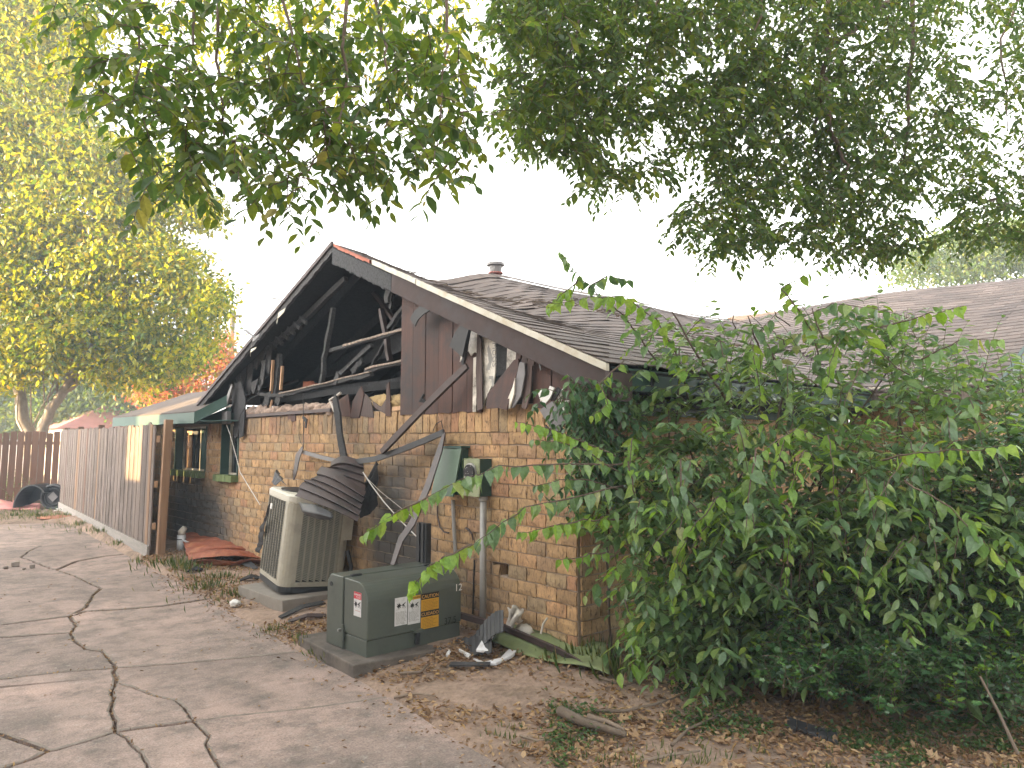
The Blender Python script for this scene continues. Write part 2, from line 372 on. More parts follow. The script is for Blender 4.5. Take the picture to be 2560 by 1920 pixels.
leafmat('leaf_red', [(0, (.20, .20, .03)), (.45, (.28, .22, .03)), (.6, (.34, .12, .05)), (1, (.42, .10, .06))], .5, .5, (1.7, 1.3, .8))
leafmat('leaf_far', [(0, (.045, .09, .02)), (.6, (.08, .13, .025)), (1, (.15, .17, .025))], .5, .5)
leafmat('leaf_dead', [(0, (.21, .125, .085)), (.35, (.33, .215, .135)), (.65, (.46, .33, .215)), (.85, (.13, .075, .048)), (1, (.46, .31, .15))], .2, .8, (1.2, 1, .6), .2)
leafmat('grass_blade', [(0, (.06, .105, .03)), (.5, (.10, .15, .045)), (.8, (.18, .19, .07)), (1, (.34, .27, .13))], .3, .6, (1.3, 1.3, .6), .3)
leafmat('weed_leaf', [(0, (.035, .085, .025)), (.6, (.06, .125, .035)), (1, (.10, .17, .045))], .3, .5)

# ------------------------------------------------------------------ ground
def edge_x(y): return -1.31 + .068 * y
def sstep(a, b, x): t = np.clip((x - a) / (b - a), 0, 1); return t * t * (3 - 2 * t)
def ground_h(x, y):
    x = np.asarray(x, float); y = np.asarray(y, float)
    d = np.hypot(np.maximum(-x, 0), np.maximum(-y, 0)); d = np.where((x > 0) & (y > 0), 0, d)
    e = x - edge_x(y)
    yard = .012 + .085 * sstep(1.3, .1, d) + .012 * np.sin(x * 5.1 + 1) * np.sin(y * 4.3) + .008 * np.sin(x * 13 + y * 9)
    yard = np.where(y > 13.2, .03 + .012 * np.sin(x * 6) * np.sin(y * 5), yard)
    h = -.05 + (yard + .05) * np.maximum(sstep(-.06, .05, e), sstep(13.0, 13.6, y + .55 * np.maximum(x + 1.4, 0)))
    near = (np.abs(x) < 30) & (np.abs(y) < 60)
    return np.where(near, h, 0.0)
def axis_(dense0, dense1, step, lo, hi):
    a = list(np.arange(dense0, dense1, step)); s = step; x = dense1
    while x < hi: a.append(x); s *= 1.35; x += s
    a.append(hi); s = step; x = dense0; l = []
    while x > lo: s *= 1.35; x -= s; l.append(max(x, lo))
    return np.array(sorted(set(l + a)))
gx = axis_(-3.2, 4.5, .07, -900, 900); gy = axis_(-3.6, 17.0, .09, -900, 900)
GX, GY = np.meshgrid(gx, gy, indexing='ij'); GZ = ground_h(GX, GY)
nx, ny = GX.shape
me = bpy.data.meshes.new('ground')
idx = np.arange(nx * ny).reshape(nx, ny)
quads = np.stack([idx[:-1, :-1], idx[1:, :-1], idx[1:, 1:], idx[:-1, 1:]], -1).reshape(-1, 4)
me.from_pydata(np.stack([GX, GY, GZ], -1).reshape(-1, 3).tolist(), [], quads.tolist())
me.polygons.foreach_set('use_smooth', [True] * len(me.polygons))
link('ground', me, 'ground', kind='structure')

# ------------------------------------------------------------------ driveway of cracked slabs
drive = bpy.data.objects.new('driveway', None); COL.objects.link(drive); drive['kind'] = 'structure'; WLOC['driveway'] = (0, 0, 0)
def Zp(x, y): return (x * .5787, 1280 + y * .5787)
L = {   # crack and joint lines, picked off the paving
 'A1': [(500, 672), (490, 690), (503, 715), (500, 740)],
 'A2': [(500, 740), (480, 780), (492, 805), (478, 850), (500, 900), (495, 950)],
 'A3': [(495, 950), (545, 975), (570, 1010), (610, 1040), (645, 1110), (700, 1240), (760, 1500)],
 'A4': [(300, 450), (330, 490), (305, 520)],
 'A5': [(305, 520), (320, 555), (370, 590), (440, 600), (470, 630), (500, 672)],
 'A6': [(300, 450), (370, 412), (400, 360), (435, 330), (370, 300), (330, 280), (240, 250)],
 'A7': [(240, 250), (150, 215), (90, 195), (130, 165), (180, 145)],
 'B1': [(500, 740), (570, 755), (650, 790), (760, 815), (800, 850), (835, 905)],
 'B2': [(835, 905), (870, 940), (905, 970), (888, 1000), (920, 1060), (960, 1120), (1010, 1250), (1080, 1500)],
 'C1': [(495, 950), (640, 930), (835, 905)],
 'C2': [(835, 905), (1000, 882), (1280, 855), (1500, 826), (1690, 798)],
 'D1': [(-900, 850), (0, 720), (250, 690), (500, 672)],
 'D2': [(500, 672), (750, 655), (1000, 632), (1300, 602)],
 'E': [(-900, 640), (0, 540), (305, 520)],
 'F1': [(-900, 590), (0, 487), (300, 450)],
 'F2': [(300, 450), (370, 428), (520, 420), (700, 405), (912, 373)],
 'G1': [(-700, 800), (0, 958), (60, 980), (120, 1000), (210, 1032)],
 'G2': [(210, 1032), (250, 1025), (370, 990), (495, 950)],
 'K': [(210, 1032), (130, 1070), (60, 1092), (-60, 1130), (-500, 1320)],
 'I': [(240, 250), (330, 212), (450, 190), (575, 178)],
 'J': [(180, 145), (300, 137), (460, 122)],
 'M': [(-700, 185), (0, 156), (180, 145)],
 'N': [(-700, 290), (0, 262), (240, 250)],
 'e1': [(1690, 798), (1920, 955), (2178, 1104), (2500, 1320), (2800, 1500)],
 'e2': [(1300, 602), (1500, 700), (1690, 798)],
 'e3': [(912, 373), (1010, 405), (1300, 602)],
 'e4': [(575, 178), (700, 255), (912, 373)],
 'e5': [(460, 122), (575, 178)],
 'e6': [(300, 55), (380, 88), (460, 122)],
 'far': [(-700, 45), (0, 36), (150, 42), (300, 55)],
 'bl': [(-900, 850), (-700, 800)], 'b0': [(760, 1500), (1080, 1500)], 'b1': [(1080, 1500), (2800, 1500)], 'b2': [(760, 1500), (-500, 1320)],
 'l1': [(-900, 640), (-900, 850)], 'l2': [(-900, 590), (-900, 640)], 'l3': [(-700, 290), (-900, 590)], 'l4': [(-700, 185), (-700, 290)], 'l5': [(-700, 45), (-700, 185)], 'l6': [(-700, 800), (-500, 1320)],
}
crack_w = {'A1': .024, 'A2': .019, 'A3': .012, 'A4': .022, 'A5': .018, 'A6': .026, 'A7': .028, 'B1': .016, 'B2': .012, 'C1': .032, 'C2': .016, 'D1': .038, 'D2': .036, 'E': .040, 'F1': .034, 'F2': .050, 'G1': .034, 'G2': .024, 'K': .026, 'I': .048, 'J': .040, 'M': .045, 'N': .02}
rough_of = {'A': .013, 'B': .012, 'G': .010, 'K': .010, 'M': .010}
PL = {}
for k, pts in L.items():
    w = [gZ(*Zp(*p)) for p in pts]; out = [w[0][:2]]
    amp = rough_of.get(k[0], .004) if len(k) <= 2 and k[0].isupper() else .002
    for a, b in zip(w[:-1], w[1:]):
        d = b[:2] - a[:2]; ln = np.linalg.norm(d); n = max(1, min(24, int(ln / .035))); nrm = V(-d[1], d[0]) / max(ln, 1e-6)
        for i in range(1, n + 1):
            j = 0 if i == n else rng.normal(0, amp) * min(1, ln)
            out.append(a[:2] + d * i / n + nrm * j)
    PL[k] = out
SL = [['C2', 'e1', '-b1', '-B2'], ['C1', 'B2', '-b0', '-A3'], ['B1', '-C1', '-A2'], ['D2', 'e2', '-C2', '-B1', '-A1'], ['F2', 'e3', '-D2', '-A5', '-A4'],
      ['E', 'A5', '-D1', '-l1'], ['F1', 'A4', '-E', '-l2'], ['D1', 'A1', 'A2', '-G2', '-G1', '-bl'], ['G2', 'A3', 'b2', '-K'], ['G1', 'K', '-l6'],
      ['I', 'e4', '-F2', 'A6'], ['N', '-A6', '-F1', '-l3'], ['M', '-A7', '-N', '-l4'], ['J', 'e5', '-I', 'A7'], ['far', 'e6', '-J', '-M', '-l5']]
tint = {}
for si, loop in enumerate(SL):
    poly = []; wid = []
    for e in loop:
        k = e.lstrip('-'); pts = PL[k][::-1] if e[0] == '-' else PL[k]
        poly += [p for p in pts[:-1]]; wid += [crack_w.get(k, .002)] * (len(pts) - 1)
    poly = np.array(poly); wid = np.array(wid)
    nxt = np.roll(poly, -1, 0); prv = np.roll(poly, 1, 0)
    area = .5 * np.sum(poly[:, 0] * nxt[:, 1] - nxt[:, 0] * poly[:, 1])
    if area < 0: poly = poly[::-1]; wid = np.roll(wid[::-1], -1); nxt = np.roll(poly, -1, 0); prv = np.roll(poly, 1, 0)
    t = nxt - prv; t /= (np.linalg.norm(t, axis=1, keepdims=True) + 1e-9); nn = np.stack([-t[:, 1], t[:, 0]], -1)
    wv = (wid + np.roll(wid, 1)) / 2
    z0 = rng.uniform(-.004, .004); tilt = rng.normal(0, .0008, 2); c = poly.mean(0)
    def lift(p, dz): return np.column_stack([p, z0 + dz + np.clip((p - c) @ tilt, -.004, .004)])
    outer = poly + nn * (wv * .5)[:, None]
    inner = outer + nn * (.003 + rng.uniform(.002, .012, len(poly)) * np.minimum(1, wv / .014))[:, None]
    n = len(poly); vs = np.vstack([lift(outer, -.10), lift(outer, -.006), lift(inner, 0)])
    fs = [(i, (i + 1) % n, n + (i + 1) % n, n + i) for i in range(n)] + [(n + i, n + (i + 1) % n, 2 * n + (i + 1) % n, 2 * n + i) for i in range(n)] + [tuple(range(2 * n, 3 * n))]
    sl = MB().add(vs, fs).build('slab', 'slab_concrete', drive, recalc=False)
    sl.data.materials.append(MAT['slab_rim'])
    for pi in range(n, 2 * n): sl.data.polygons[pi].material_index = 1

# ------------------------------------------------------------------ the burnt house
HOUSE = thing('burnt_house', (0, 0, 0), 'fire-damaged tan brick house with a burnt open gable and brown shingle roof', 'house')
COURSE, BL = .1016, .203
Z0 = .03; NC = 16
Z_SOLD = Z0 + NC * COURSE; Z_TOP = Z_SOLD + .215
def brick_mesh(l, h, d, seed):
    r = np.random.default_rng(seed); ys = np.linspace(-l / 2, l / 2, 5); zs = np.linspace(-h / 2, h / 2, 4); mb = MB(); g = []
    for i, y in enumerate(ys):
        row = []
        for j, z in enumerate(zs):
            ed = (i in (0, 4)) or (j in (0, 3))
            row.append(V(-(d - (.003 if ed else 0)) + r.normal(0, .0013), y + (r.normal(0, .0022) if ed else 0), z + (r.normal(0, .0018) if ed else 0)))
        g.append(row)
    mb.sheet(g)
    m = 4; border = [(i, 0) for i in range(5)] + [(4, j) for j in range(1, 4)] + [(i, 3) for i in range(3, -1, -1)] + [(0, j) for j in range(2, 0, -1)]
    b2 = [V(.0, g[i][j][1], g[i][j][2]) for i, j in border]; o = len(mb.v); mb.v += [tuple(p) for p in b2]; k = len(border)
    for q in range(k):
        a, b = border[q], border[(q + 1) % k]; mb.f.append((a[0] * m + a[1], b[0] * m + b[1], o + (q + 1) % k, o + q))
    return mb
bmesh_lib = {}
def bm_get(kind, v):
    if (kind, v) not in bmesh_lib:
        sz = {'full': (BL - .010, COURSE - .010), 'half': (BL / 2 - .010, COURSE - .010), 'sold': (.0925, .205)}[kind]
        mb = brick_mesh(sz[0], sz[1], .018, 100 + v * 7 + len(kind)); bmesh_lib[(kind, v)] = (mb, mb.mesh('brick'))
        import bmesh as _b
        bm = _b.new(); bm.from_mesh(bmesh_lib[(kind, v)][1]); _b.ops.recalc_face_normals(bm, faces=bm.faces); bm.to_mesh(bmesh_lib[(kind, v)][1]); bm.free()
        bmesh_lib[(kind, v)][1].materials.append(MAT['brick'])
    return bmesh_lib[(kind, v)]
W1 = (7.04, 8.30, 1.135, 1.78); W2 = (5.92, 6.50, 1.12, 1.80)   # window openings: y0,y1,z0,z1
VENT = (.715, .909, .543, .636)
Y_END = 11.0
bricks = []    # wall, kind, pos, rot about z
def in_open(y, z, l, h):
    for a, b, c, d in (W1, W2, VENT):
        if y + l / 2 > a + .01 and y - l / 2 < b - .01 and z + h / 2 > c + .01 and z - h / 2 < d - .01: return True
    return False
for r_ in range(NC):
    z = Z0 + (r_ + .5) * COURSE; off = (r_ % 2) * BL / 2; y = off + BL / 2 if r_ % 2 == 0 else BL / 2 + BL / 2
    if r_ % 2: bricks.append(('g', 'half', V(0, BL / 4, z), 0))
    while y < Y_END:
        if not in_open(y, z, BL - .01, COURSE - .01): bricks.append(('g', 'full', V(0, y + rng.normal(0, .002), z + rng.normal(0, .0015)), 0))
        else:
            for yy in (y - BL / 4, y + BL / 4):
                if not in_open(yy, z, BL / 2 - .01, COURSE - .01): bricks.append(('g', 'half', V(0, yy, z), 0))
        y += BL
y = .052
while y < Y_END:
    z = Z_SOLD + .104
    if not (W1[0] - .02 < y < W1[1] + .02 or W2[0] - .02 < y < W2[1] + .02): bricks.append(('s', 'sold', V(-.004 + rng.normal(0, .003), y, z + rng.normal(0, .002)), 0))
    y += .1025
R90 = math.pi / 2
for r_ in range(NC + 2):
    z = Z0 + (r_ + .5) * COURSE; x = BL / 2 if r_ % 2 else BL
    if r_ % 2 == 0: bricks.append(('e', 'half', V(BL / 4, 0, z), R90))
    while x < 4.5: bricks.append(('e', 'full', V(x, 0, z), R90)); x += BL
def scr(p, rot, l, h):
    dy = V(0, l / 2, 0) if rot == 0 else V(l / 2, 0, 0)
    q = proj(np.array([p - dy, p + dy, p - V(0, 0, h / 2), p + V(0, 0, h / 2)]))
    if q[0, 0] < -50 or q[0, 0] > 2600: return 0
    hid = 0.15 if (rot and p[0] > .75) else 1.0
    return abs(q[1, 0] - q[0, 0]) * abs(q[3, 1] - q[2, 1]) * hid
DIM = {'full': (BL, COURSE), 'half': (BL / 2, COURSE), 'sold': (.1, .2)}
order = sorted(range(len(bricks)), key=lambda i: -scr(bricks[i][2], bricks[i][3], *DIM[bricks[i][1]]))
rank = {i: n for n, i in enumerate(order)}
walls = {}
def wall_part(name, pts): return MB().hexa(pts)
mb = MB()   # mortar backing of the gable wall with openings cut out
def slabX(y0, y1, z0, z1): mb.box(V(.06, (y0 + y1) / 2, (z0 + z1) / 2), (.144, y1 - y0, z1 - z0))
cuts = sorted([VENT, W2, W1]); ycur = 0.0
for a, b, c, d in cuts:
    slabX(ycur, a, -.2, Z_TOP - .01); slabX(a, b, -.2, c); slabX(a, b, d, Z_TOP - .01); ycur = b
slabX(ycur, Y_END, -.2, Z_TOP - .01)
walls['g'] = mb.build('gable_wall', 'mortar', HOUSE)
walls['s'] = MB().box(V(.05, Y_END / 2, Z_TOP - .004), (.10, Y_END, .01)).build('soldier_course', 'mortar', HOUSE)
walls['e'] = MB().box(V(2.28, .06, 1.0), (4.44, .144, 2.2)).build('side_wall', 'mortar', HOUSE)
rest = {'g': MB(), 's': MB(), 'e': MB()}
for i, (wk, kind, p, rot) in enumerate(bricks):
    mbv, mesh_ = bm_get(kind, i % 6)
    if rank[i] < 300:
        o = link('brick', mesh_, None, walls[wk]); o.location = p + (V(.0, 0, 0)); o.rotation_euler = (0, 0, rot)
        if rot == 0: o.location.x -= .007
        else: o.location.y -= .007
    else:
        A = np.array(mbv.v); c, s = math.cos(rot), math.sin(rot); B = A.copy(); B[:, 0] = c * A[:, 0] - s * A[:, 1]; B[:, 1] = s * A[:, 0] + c * A[:, 1]
        off = V(-.007, 0, 0) if rot == 0 else V(0, -.007, 0)
        rest[wk].add(B + p + off, mbv.f)
for k, nm in (('g', 'distant_bricks'), ('s', 'distant_bricks'), ('e', 'distant_bricks')): rest[k].build(nm, 'brick', walls[k], kind='stuff')
# broken brick sitting in the vent hole
MB().box(V(.02, .855, .583), (.10, .085, .075), jit=.006).build('loose_brick', 'brick', HOUSE)
MB().box(V(.16, .81, .59), (.02, .4, .3)).build('vent_void', 'black', HOUSE)

# windows
def window(w, sill_mat, panel):
    y0, y1, z0, z1 = w; t = bpy.data.objects.new('window', None); COL.objects.link(t); setp(t, HOUSE); t.matrix_parent_inverse = Matrix(); WLOC[t.name] = (0, 0, 0)
    m = MB(); m.box(V(.06, y1 - .012, (z0 + z1) / 2), (.17, .02, z1 - z0 - .004)); m.box(V(.06, y0 + .012, (z0 + z1) / 2), (.17, .02, z1 - z0 - .004)); m.build('reveal', 'green_dark', t)
    fr = MB()
    for yy in (y0 + .03, y1 - .03): fr.box(V(.105, yy, (z0 + z1) / 2), (.03, .025, z1 - z0 - .006))
    for zz in (z0 + .015, z1 - .015): fr.box(V(.105, (y0 + y1) / 2, zz), (.03, y1 - y0 - .085, .025))
    if panel: fr.box(V(.105, y0 + (y1 - y0) * .42, (z0 + z1) / 2), (.028, .025, z1 - z0 - .058))
    fr.build('frame', 'white_edge', t)
    MB().box(V(.125, (y0 + y1) / 2, (z0 + z1) / 2), (.006, y1 - y0 - .07, z1 - z0 - .05)).build('pane', 'glass', t)
    if panel:
        MB().box(V(.098, y0 + (y1 - y0) * .22, (z0 + z1) / 2), (.012, (y1 - y0) * .34, z1 - z0 - .06)).build('board_panel', 'green_dark', t)
        MB().box(V(.112, y0 + (y1 - y0) * .82, (z0 + z1) / 2 - .01), (.01, (y1 - y0) * .18, z1 - z0 - .08)).build('curtain_strip', 'raw_wood', t)
        MB().box(V(.10, y0 + (y1 - y0) * .6, z1 - .09), (.02, .25, .05)).build('blind_rail', 'dark_sheet', t)
    s = MB(); n = int((y1 - y0) / .085)
    for k in range(n): s.box(V(-.035, y0 - .02 + (k + .5) * (y1 - y0 + .04) / n, z0 - .035), (.15, (y1 - y0 + .04) / n - .006, .085), jit=.002)
    s.build('sill', sill_mat, t, bevel=.004)
surf('sill_green', (.10, .145, .055), (.15, .19, .07), 9, .85, bmp=.5, vary=.15, dirt=(.06, .085, .045), dscale=6)
window(W1, 'sill_green', True); window(W2, 'sill_green', False)

# roof geometry: ridge along x at y = YR
YR, ZR, YE, ZE = 3.25, 3.66, -.47, 2.10
SLOPE = (ZR - ZE) / (YR - YE); XG = -.20; XW, ZWE, XWR = 4.0, 2.12, 8.2; WS = .42
def main_z(x, y):
    s = .26 * np.exp(-((x - 1.05) / .70) ** 2) * sstep(-.2, 3.0, y) + .012 * np.sin(x * 2.1 + 1) * sstep(0, 2, y)
    lift_ = -.03 * sstep(1.7, 2.6, x) * sstep(1.0, 3.2, y)
    return ZE + SLOPE * (y - YE) - s + lift_
def wing_z(x, y): return ZWE + WS * (x - XW) + .03 * np.sin(y * 1.7)
# decks (sheathing)
xs = np.linspace(XG, 8.2, 62); ysl = np.linspace(YE, YR, 24)
MB().sheet([[V(x, y, main_z(x, y) - .06) for y in ysl] for x in xs], .02).build('roof_deck', 'char', HOUSE)
YL = 6.92
MB().sheet([[V(x, y, main_z(x, YR) - .03 - SLOPE * (y - YR) * (main_z(x, YR) - ZE) / (ZR - ZE)) for y in np.linspace(YR, YL, 6)] for x in np.linspace(XG, 8.2, 40)], .03).build('roof_deck', 'char', HOUSE)
xw = np.linspace(XW, XWR, 24); yw = np.linspace(-1.62, 3.6, 20)
MB().sheet([[V(x, y, wing_z(x, y) - .035) for y in yw] for x in xw], .02).build('wing_deck', 'brown_trim', HOUSE)
MB().sheet([[V(x, y, wing_z(2 * XWR - x, y) - .035) for y in yw] for x in np.linspace(XWR, 12, 8)], .02).build('wing_deck', 'brown_trim', HOUSE)
# shingles
SH = []
cz = math.hypot(1, SLOPE); nrow = int((YR - YE) * cz / .135)
for r_ in range(nrow):
    ya = YE - .02 + r_ * .135 / cz; yb = min(ya + .15 / cz, YR + .02); x = XG - .03 - (r_ % 2) * .15
    while x < min(ya, YR) + 4.62:
        x0, x1 = max(x, XG - .03), min(x + .30, ya + 4.75)
        if x1 - x0 > .04:
            lf = .008 + abs(rng.normal(0, .0022)) * (1.6 if x < 2.6 else 1)
            SH.append(('m', [V(x0 + .002, ya, main_z(x0, ya) + lf), V(x1 - .002, ya + rng.normal(0, .003), main_z(x1, ya) + lf + rng.normal(0, .001)), V(x1 - .002, yb, main_z(x1, yb) + .002), V(x0 + .002, yb, main_z(x0, yb) + .002)]))
        x += .30
cw = math.hypot(1, WS); nrow = int((XWR - XW) * cw / .135)
for r_ in range(nrow):
    xa = XW - .02 + r_ * .135 / cw; xb = min(xa + .15 / cw, XWR); y = -1.65 - (r_ % 2) * .15
    while y < xa - 4.4:
        y0, y1 = max(y, -1.65), min(y + .30, xa - 4.38)
        if y1 - y0 > .04:
            lf = .008 + abs(rng.normal(0, .002))
            SH.append(('w', [V(xa, y0 + .002, wing_z(xa, y0) + lf), V(xa, y1 - .002, wing_z(xa, y1) + lf), V(xb, y1 - .002, wing_z(xb, y1) + .002), V(xb, y0 + .002, wing_z(xb, y0) + .002)]))
        y += .30
# lower roof on the far left of the gable
E0, E1 = gX(250, 1050, -.45), gX(490, 1030, -.45)
LZ = (E0[2] + E1[2]) / 2
E0 = V(-.45, gX(285, 1048, -.45)[1], LZ); E1 = V(-.45, E1[1], LZ)
TOPL = gX(512, 972, -.12)
lowp = lambda u, w: (E1 * (1 - u) + E0 * u) + w * (V(1.25, -.35 + .5 * u, .46))
lr = [('l', [lowp(u, w) + V(0, 0, .012), lowp(u2, w) + V(0, 0, .012), lowp(u2, w + .115) + V(0, 0, .003), lowp(u, w + .115) + V(0, 0, .003)]) for w in np.arange(0, 1.0, .1) for u, u2 in [(a, a + .062) for a in np.arange(0 + .03 * (int(w * 10) % 2), .99, .064)]]
def area_scr(q):
    p = proj(np.array(q)); x, y = p[:, 0], p[:, 1]
    if x.max() < 0 or x.min() > 2560: return 0
    return .5 * abs(np.dot(x, np.roll(y, -1)) - np.dot(y, np.roll(x, -1)))
roofs = {'m': MB().box(V(5, YR, ZR - .02), (1, .01, .01)), 'w': None, 'l': None}
RP = {'m': MB().sheet([[V(x, y, main_z(x, y) - .014) for y in np.linspace(YE + .02, YR - .02, 26)] for x in np.linspace(XG + .02, 7.7, 76)]).build('roof_slope', 'shingle', HOUSE, recalc=False),
      'w': MB().sheet([[V(x, y, wing_z(x, y) - .012) for y in np.linspace(-1.6, 3.2, 8)] for x in (XW + .02, 5, 6, 7, XWR - .02)]).build('wing_roof', 'shingle', HOUSE, recalc=False),
      'l': MB().sheet([[lowp(u, w) - V(0, 0, .006) for u in (0, .5, 1)] for w in (0, .5, 1.0)], .03).build('lower_roof', 'shingle', HOUSE)}
SH.sort(key=lambda q: -area_scr(q[1]) * (1 if proj(q[1][0])[0] < 1750 or proj(q[1][0])[1] < 820 else .3))
rest = {'m': MB(), 'w': MB(), 'l': MB()}
for i, (k, q) in enumerate(SH + lr):
    nrm = unit(np.cross(q[1] - q[0], q[3] - q[0])); nrm = nrm if nrm[2] > 0 else -nrm
    m_ = MB() if i < 300 else rest[k]
    m_.hexa([p - nrm * .006 for p in q] + list(q))
    if i < 300: m_.build('shingle', 'shingle', RP[k], recalc=False)
for k in rest:
    if rest[k].v: rest[k].build('more_shingles', 'shingle', RP[k], recalc=False, kind='stuff')
# debris of twigs lying in the hollow of the roof
dm = MB()
for k in range(120):
    a = rng.uniform(.5, 3.3); yy = 2.9 - (a - .6) * .85 + rng.normal(0, .12); p = V(a, yy, main_z(a, yy) + .02); d = unit(V(rng.normal(1, .3), rng.normal(-.3, .5), .05)) * rng.uniform(.06, .22)
    dm.tube([p, p + d * .5 + V(0, 0, .01), p + d], .005, 4)
dm.build('roof_litter', 'twig', HOUSE, kind='stuff')
# ridge cap and vent pipe
rc = MB()
for x in np.arange(1.0, 8.3, .2): rc.add([V(x, YR - .12, main_z(x, YR - .12) + .02), V(x + .22, YR - .12, main_z(x + .22, YR - .12) + .016), V(x + .22, YR + .02, main_z(x + .22, YR) + .035), V(x, YR + .02, main_z(x, YR) + .04)], [(0, 1, 2, 3)])
rc.build('ridge_cap', 'shingle', HOUSE, recalc=False)
vp = gY(1239, 700, YR + .12); vz = vp[2] - .02
vent = MB().tube([V(vp[0], vp[1], vz), V(vp[0], vp[1], vz + .19)], .058, 12).build('roof_vent', 'red_roof', HOUSE, smooth=False)
MB().tube([V(vp[0], vp[1], vz + .10), V(vp[0], vp[1], vz + .115)], .095, 14).build('vent_collar', 'red_roof', vent)
MB().tube([V(vp[0], vp[1], vz + .12), V(vp[0], vp[1], vz + .20), V(vp[0], vp[1], vz + .205), V(vp[0], vp[1], vz + .24), V(vp[0], vp[1], vz + .25)], [.075, .085, .115, .11, .05], 14).build('vent_cap', 'grey_plastic', vent)

# rake boards, drip edge
def rake_pt(u, side=1, dz=0.0, x=XG):   # u 0 apex .. 1 eave, side 1 = toward -y
    y = YR + (YE - YR) * u if side > 0 else YR + (YL - YR) * u
    z = ZR + (ZE - ZR) * u
    return V(x, y, z + dz)
def rake_board(u0, u1, side, top, bot, x0, t, mat, name, jag=0, n=24, par=HOUSE):
    g = []; poly_t = []; poly_b = []
    for u in np.linspace(u0, u1, n):
        poly_t.append(rake_pt(u, side, top, x0)); poly_b.append(rake_pt(u, side, bot + (rng.uniform(-.5, .5) * jag if jag else 0), x0))
    return MB().prism(poly_t + poly_b[::-1], V(t, 0, 0)).build(name, mat, par)
surf('char_scaly', (.03, .032, .037), (.10, .10, .108), 45, .75, bmp=1.0, vary=0, bdist=.02)
rake_board(0, .30, 1, -.075, -.235, XG - .004, .035, 'char_scaly', 'charred_rake_board', .03, 60)
rake_board(.30, 1.0, 1, -.062, -.235, XG, .04, 'rake_paint', 'rake_board')
rake_board(0, 1.0, -1, -.045, -.115, XG, .035, 'char_grey', 'rake_board', .02, 60)
rake_board(.01, .20, 1, -.020, -.055, XG - .012, .03, 'orange_felt', 'orange_roof_edge', .022, 30)
rake_board(.22, .415, 1, -.006, -.052, XG - .03, .028, 'white_edge', 'drip_edge', .003, 12)
rake_board(.42, 1.0, 1, -.006, -.056, XG - .034, .03, 'white_edge', 'drip_edge', .003, 30)
rake_board(0, 1.0, -1, .0, -.045, XG - .02, .03, 'brown_trim', 'drip_edge', .008, 40)
# boxed end at the lower tip of the rake
tip = rake_pt(1.0, 1)
MB().hexa([V(XG - .01, YE - .012, tip[2] - .25), V(.02, YE - .012, tip[2] - .25), V(.02, YE + .03, tip[2] - .25), V(XG - .01, YE + .03, tip[2] - .25),
           V(XG - .01, YE - .012, tip[2] - .06), V(.02, YE - .012, tip[2] - .06), V(.02, YE + .03, tip[2] - .06), V(XG - .01, YE + .03, tip[2] - .06)]).build('rake_end', 'brown_trim', HOUSE)
# torn scraps of metal along the left edge of the roof
for (a, b, w_, m_) in (((712, 775), (692, 808), .09, 'white_edge'), ((648, 838), (628, 868), .07, 'grey_plastic'), ((612, 824), (648, 850), .05, 'grey_plastic'), ((640, 870), (626, 890), .05, 'white_edge'), ((668, 745), (712, 752), .025, 'grey_plastic')):
    p, q = gX(*a, XG - .04), gX(*b, XG - .04); MB().ribbon([p, (p + q) / 2 + V(-.03, 0, .01), q], V(.3, 1, .4), [w_, w_ * 1.1, w_ * .4], .004).build('torn_edging', m_, HOUSE)
# under the roof: rafters, studs and fallen beams, charred
def stick(pxa, pxb, X, w, t, mat, name, wob=.01, n=6, Xb=None):
    a, b = gX(*pxa, X), gX(*pxb, X if Xb is None else Xb); pts = []; ws = []
    for i in range(n):
        u = i / (n - 1); w = w * 1.0; pts.append(a + (b - a) * u + V(rng.normal(0, wob * .5), rng.normal(0, wob * .5), rng.normal(0, wob * .5)) * (0 < i < n - 1)); ws.append(w * .8 * rng.uniform(.75, 1.1))
    d = unit(b - a); wv = unit(np.cross(V(1, 0, 0), d))
    return MB().ribbon(pts, wv, ws, t).build(name, mat, HOUSE)
for i, x in enumerate((.25, .85, 1.45, 2.05, 2.65)):
    for sd in (1, -1):
        yy = YE if sd > 0 else YL
        MB().ribbon([V(x, YR, ZR - .14 - .25 * math.exp(-((x - 1.15) / .62) ** 2)), V(x, yy, ZE - .14)], V(0, .3, 1), .12, .04).build('rafter', 'char', HOUSE)
stick((588, 940), (751, 805), .05, .07, .05, 'char_grey', 'rafter', .004); stick((751, 805), (865, 697), .05, .09, .05, 'char_grey', 'charred_board')
for k in range(7):
    a = (660 + k * 15, 872 - k * 13); stick(a, (a[0] + 16, a[1] + 14), .03, .06, .03, 'char_grey', 'charred_scrap', .002, 3)
stick((838, 640), (872, 655), .02, .04, .03, 'char', 'rafter'); stick((870, 655), (800, 760), .35, .05, .05, 'brown_trim', 'rafter')
stick((833, 770), (803, 960), .10, .06, .05, 'char_grey', 'stud', .012, 10)
stick((652, 986), (712, 989), .02, .05, .05, 'char_grey', 'fallen_beam'); stick((700, 990), (930, 935), .02, .05, .05, 'char_grey', 'fallen_beam', .012, 12)
stick((700, 984), (925, 930), .0, .018, .04, 'char_pale', 'fallen_beam', .004, 10)
stick((827, 877), (1028, 821), .15, .05, .05, 'char_grey', 'fallen_beam', .01, 10); stick((860, 864), (1028, 818), .13, .026, .04, 'char_pale', 'fallen_beam', .005, 8)
stick((915, 928), (1024, 901), .08, .05, .05, 'char_grey', 'fallen_beam'); stick((916, 923), (1024, 897), .06, .028, .04, 'char_pale', 'fallen_beam', .005)
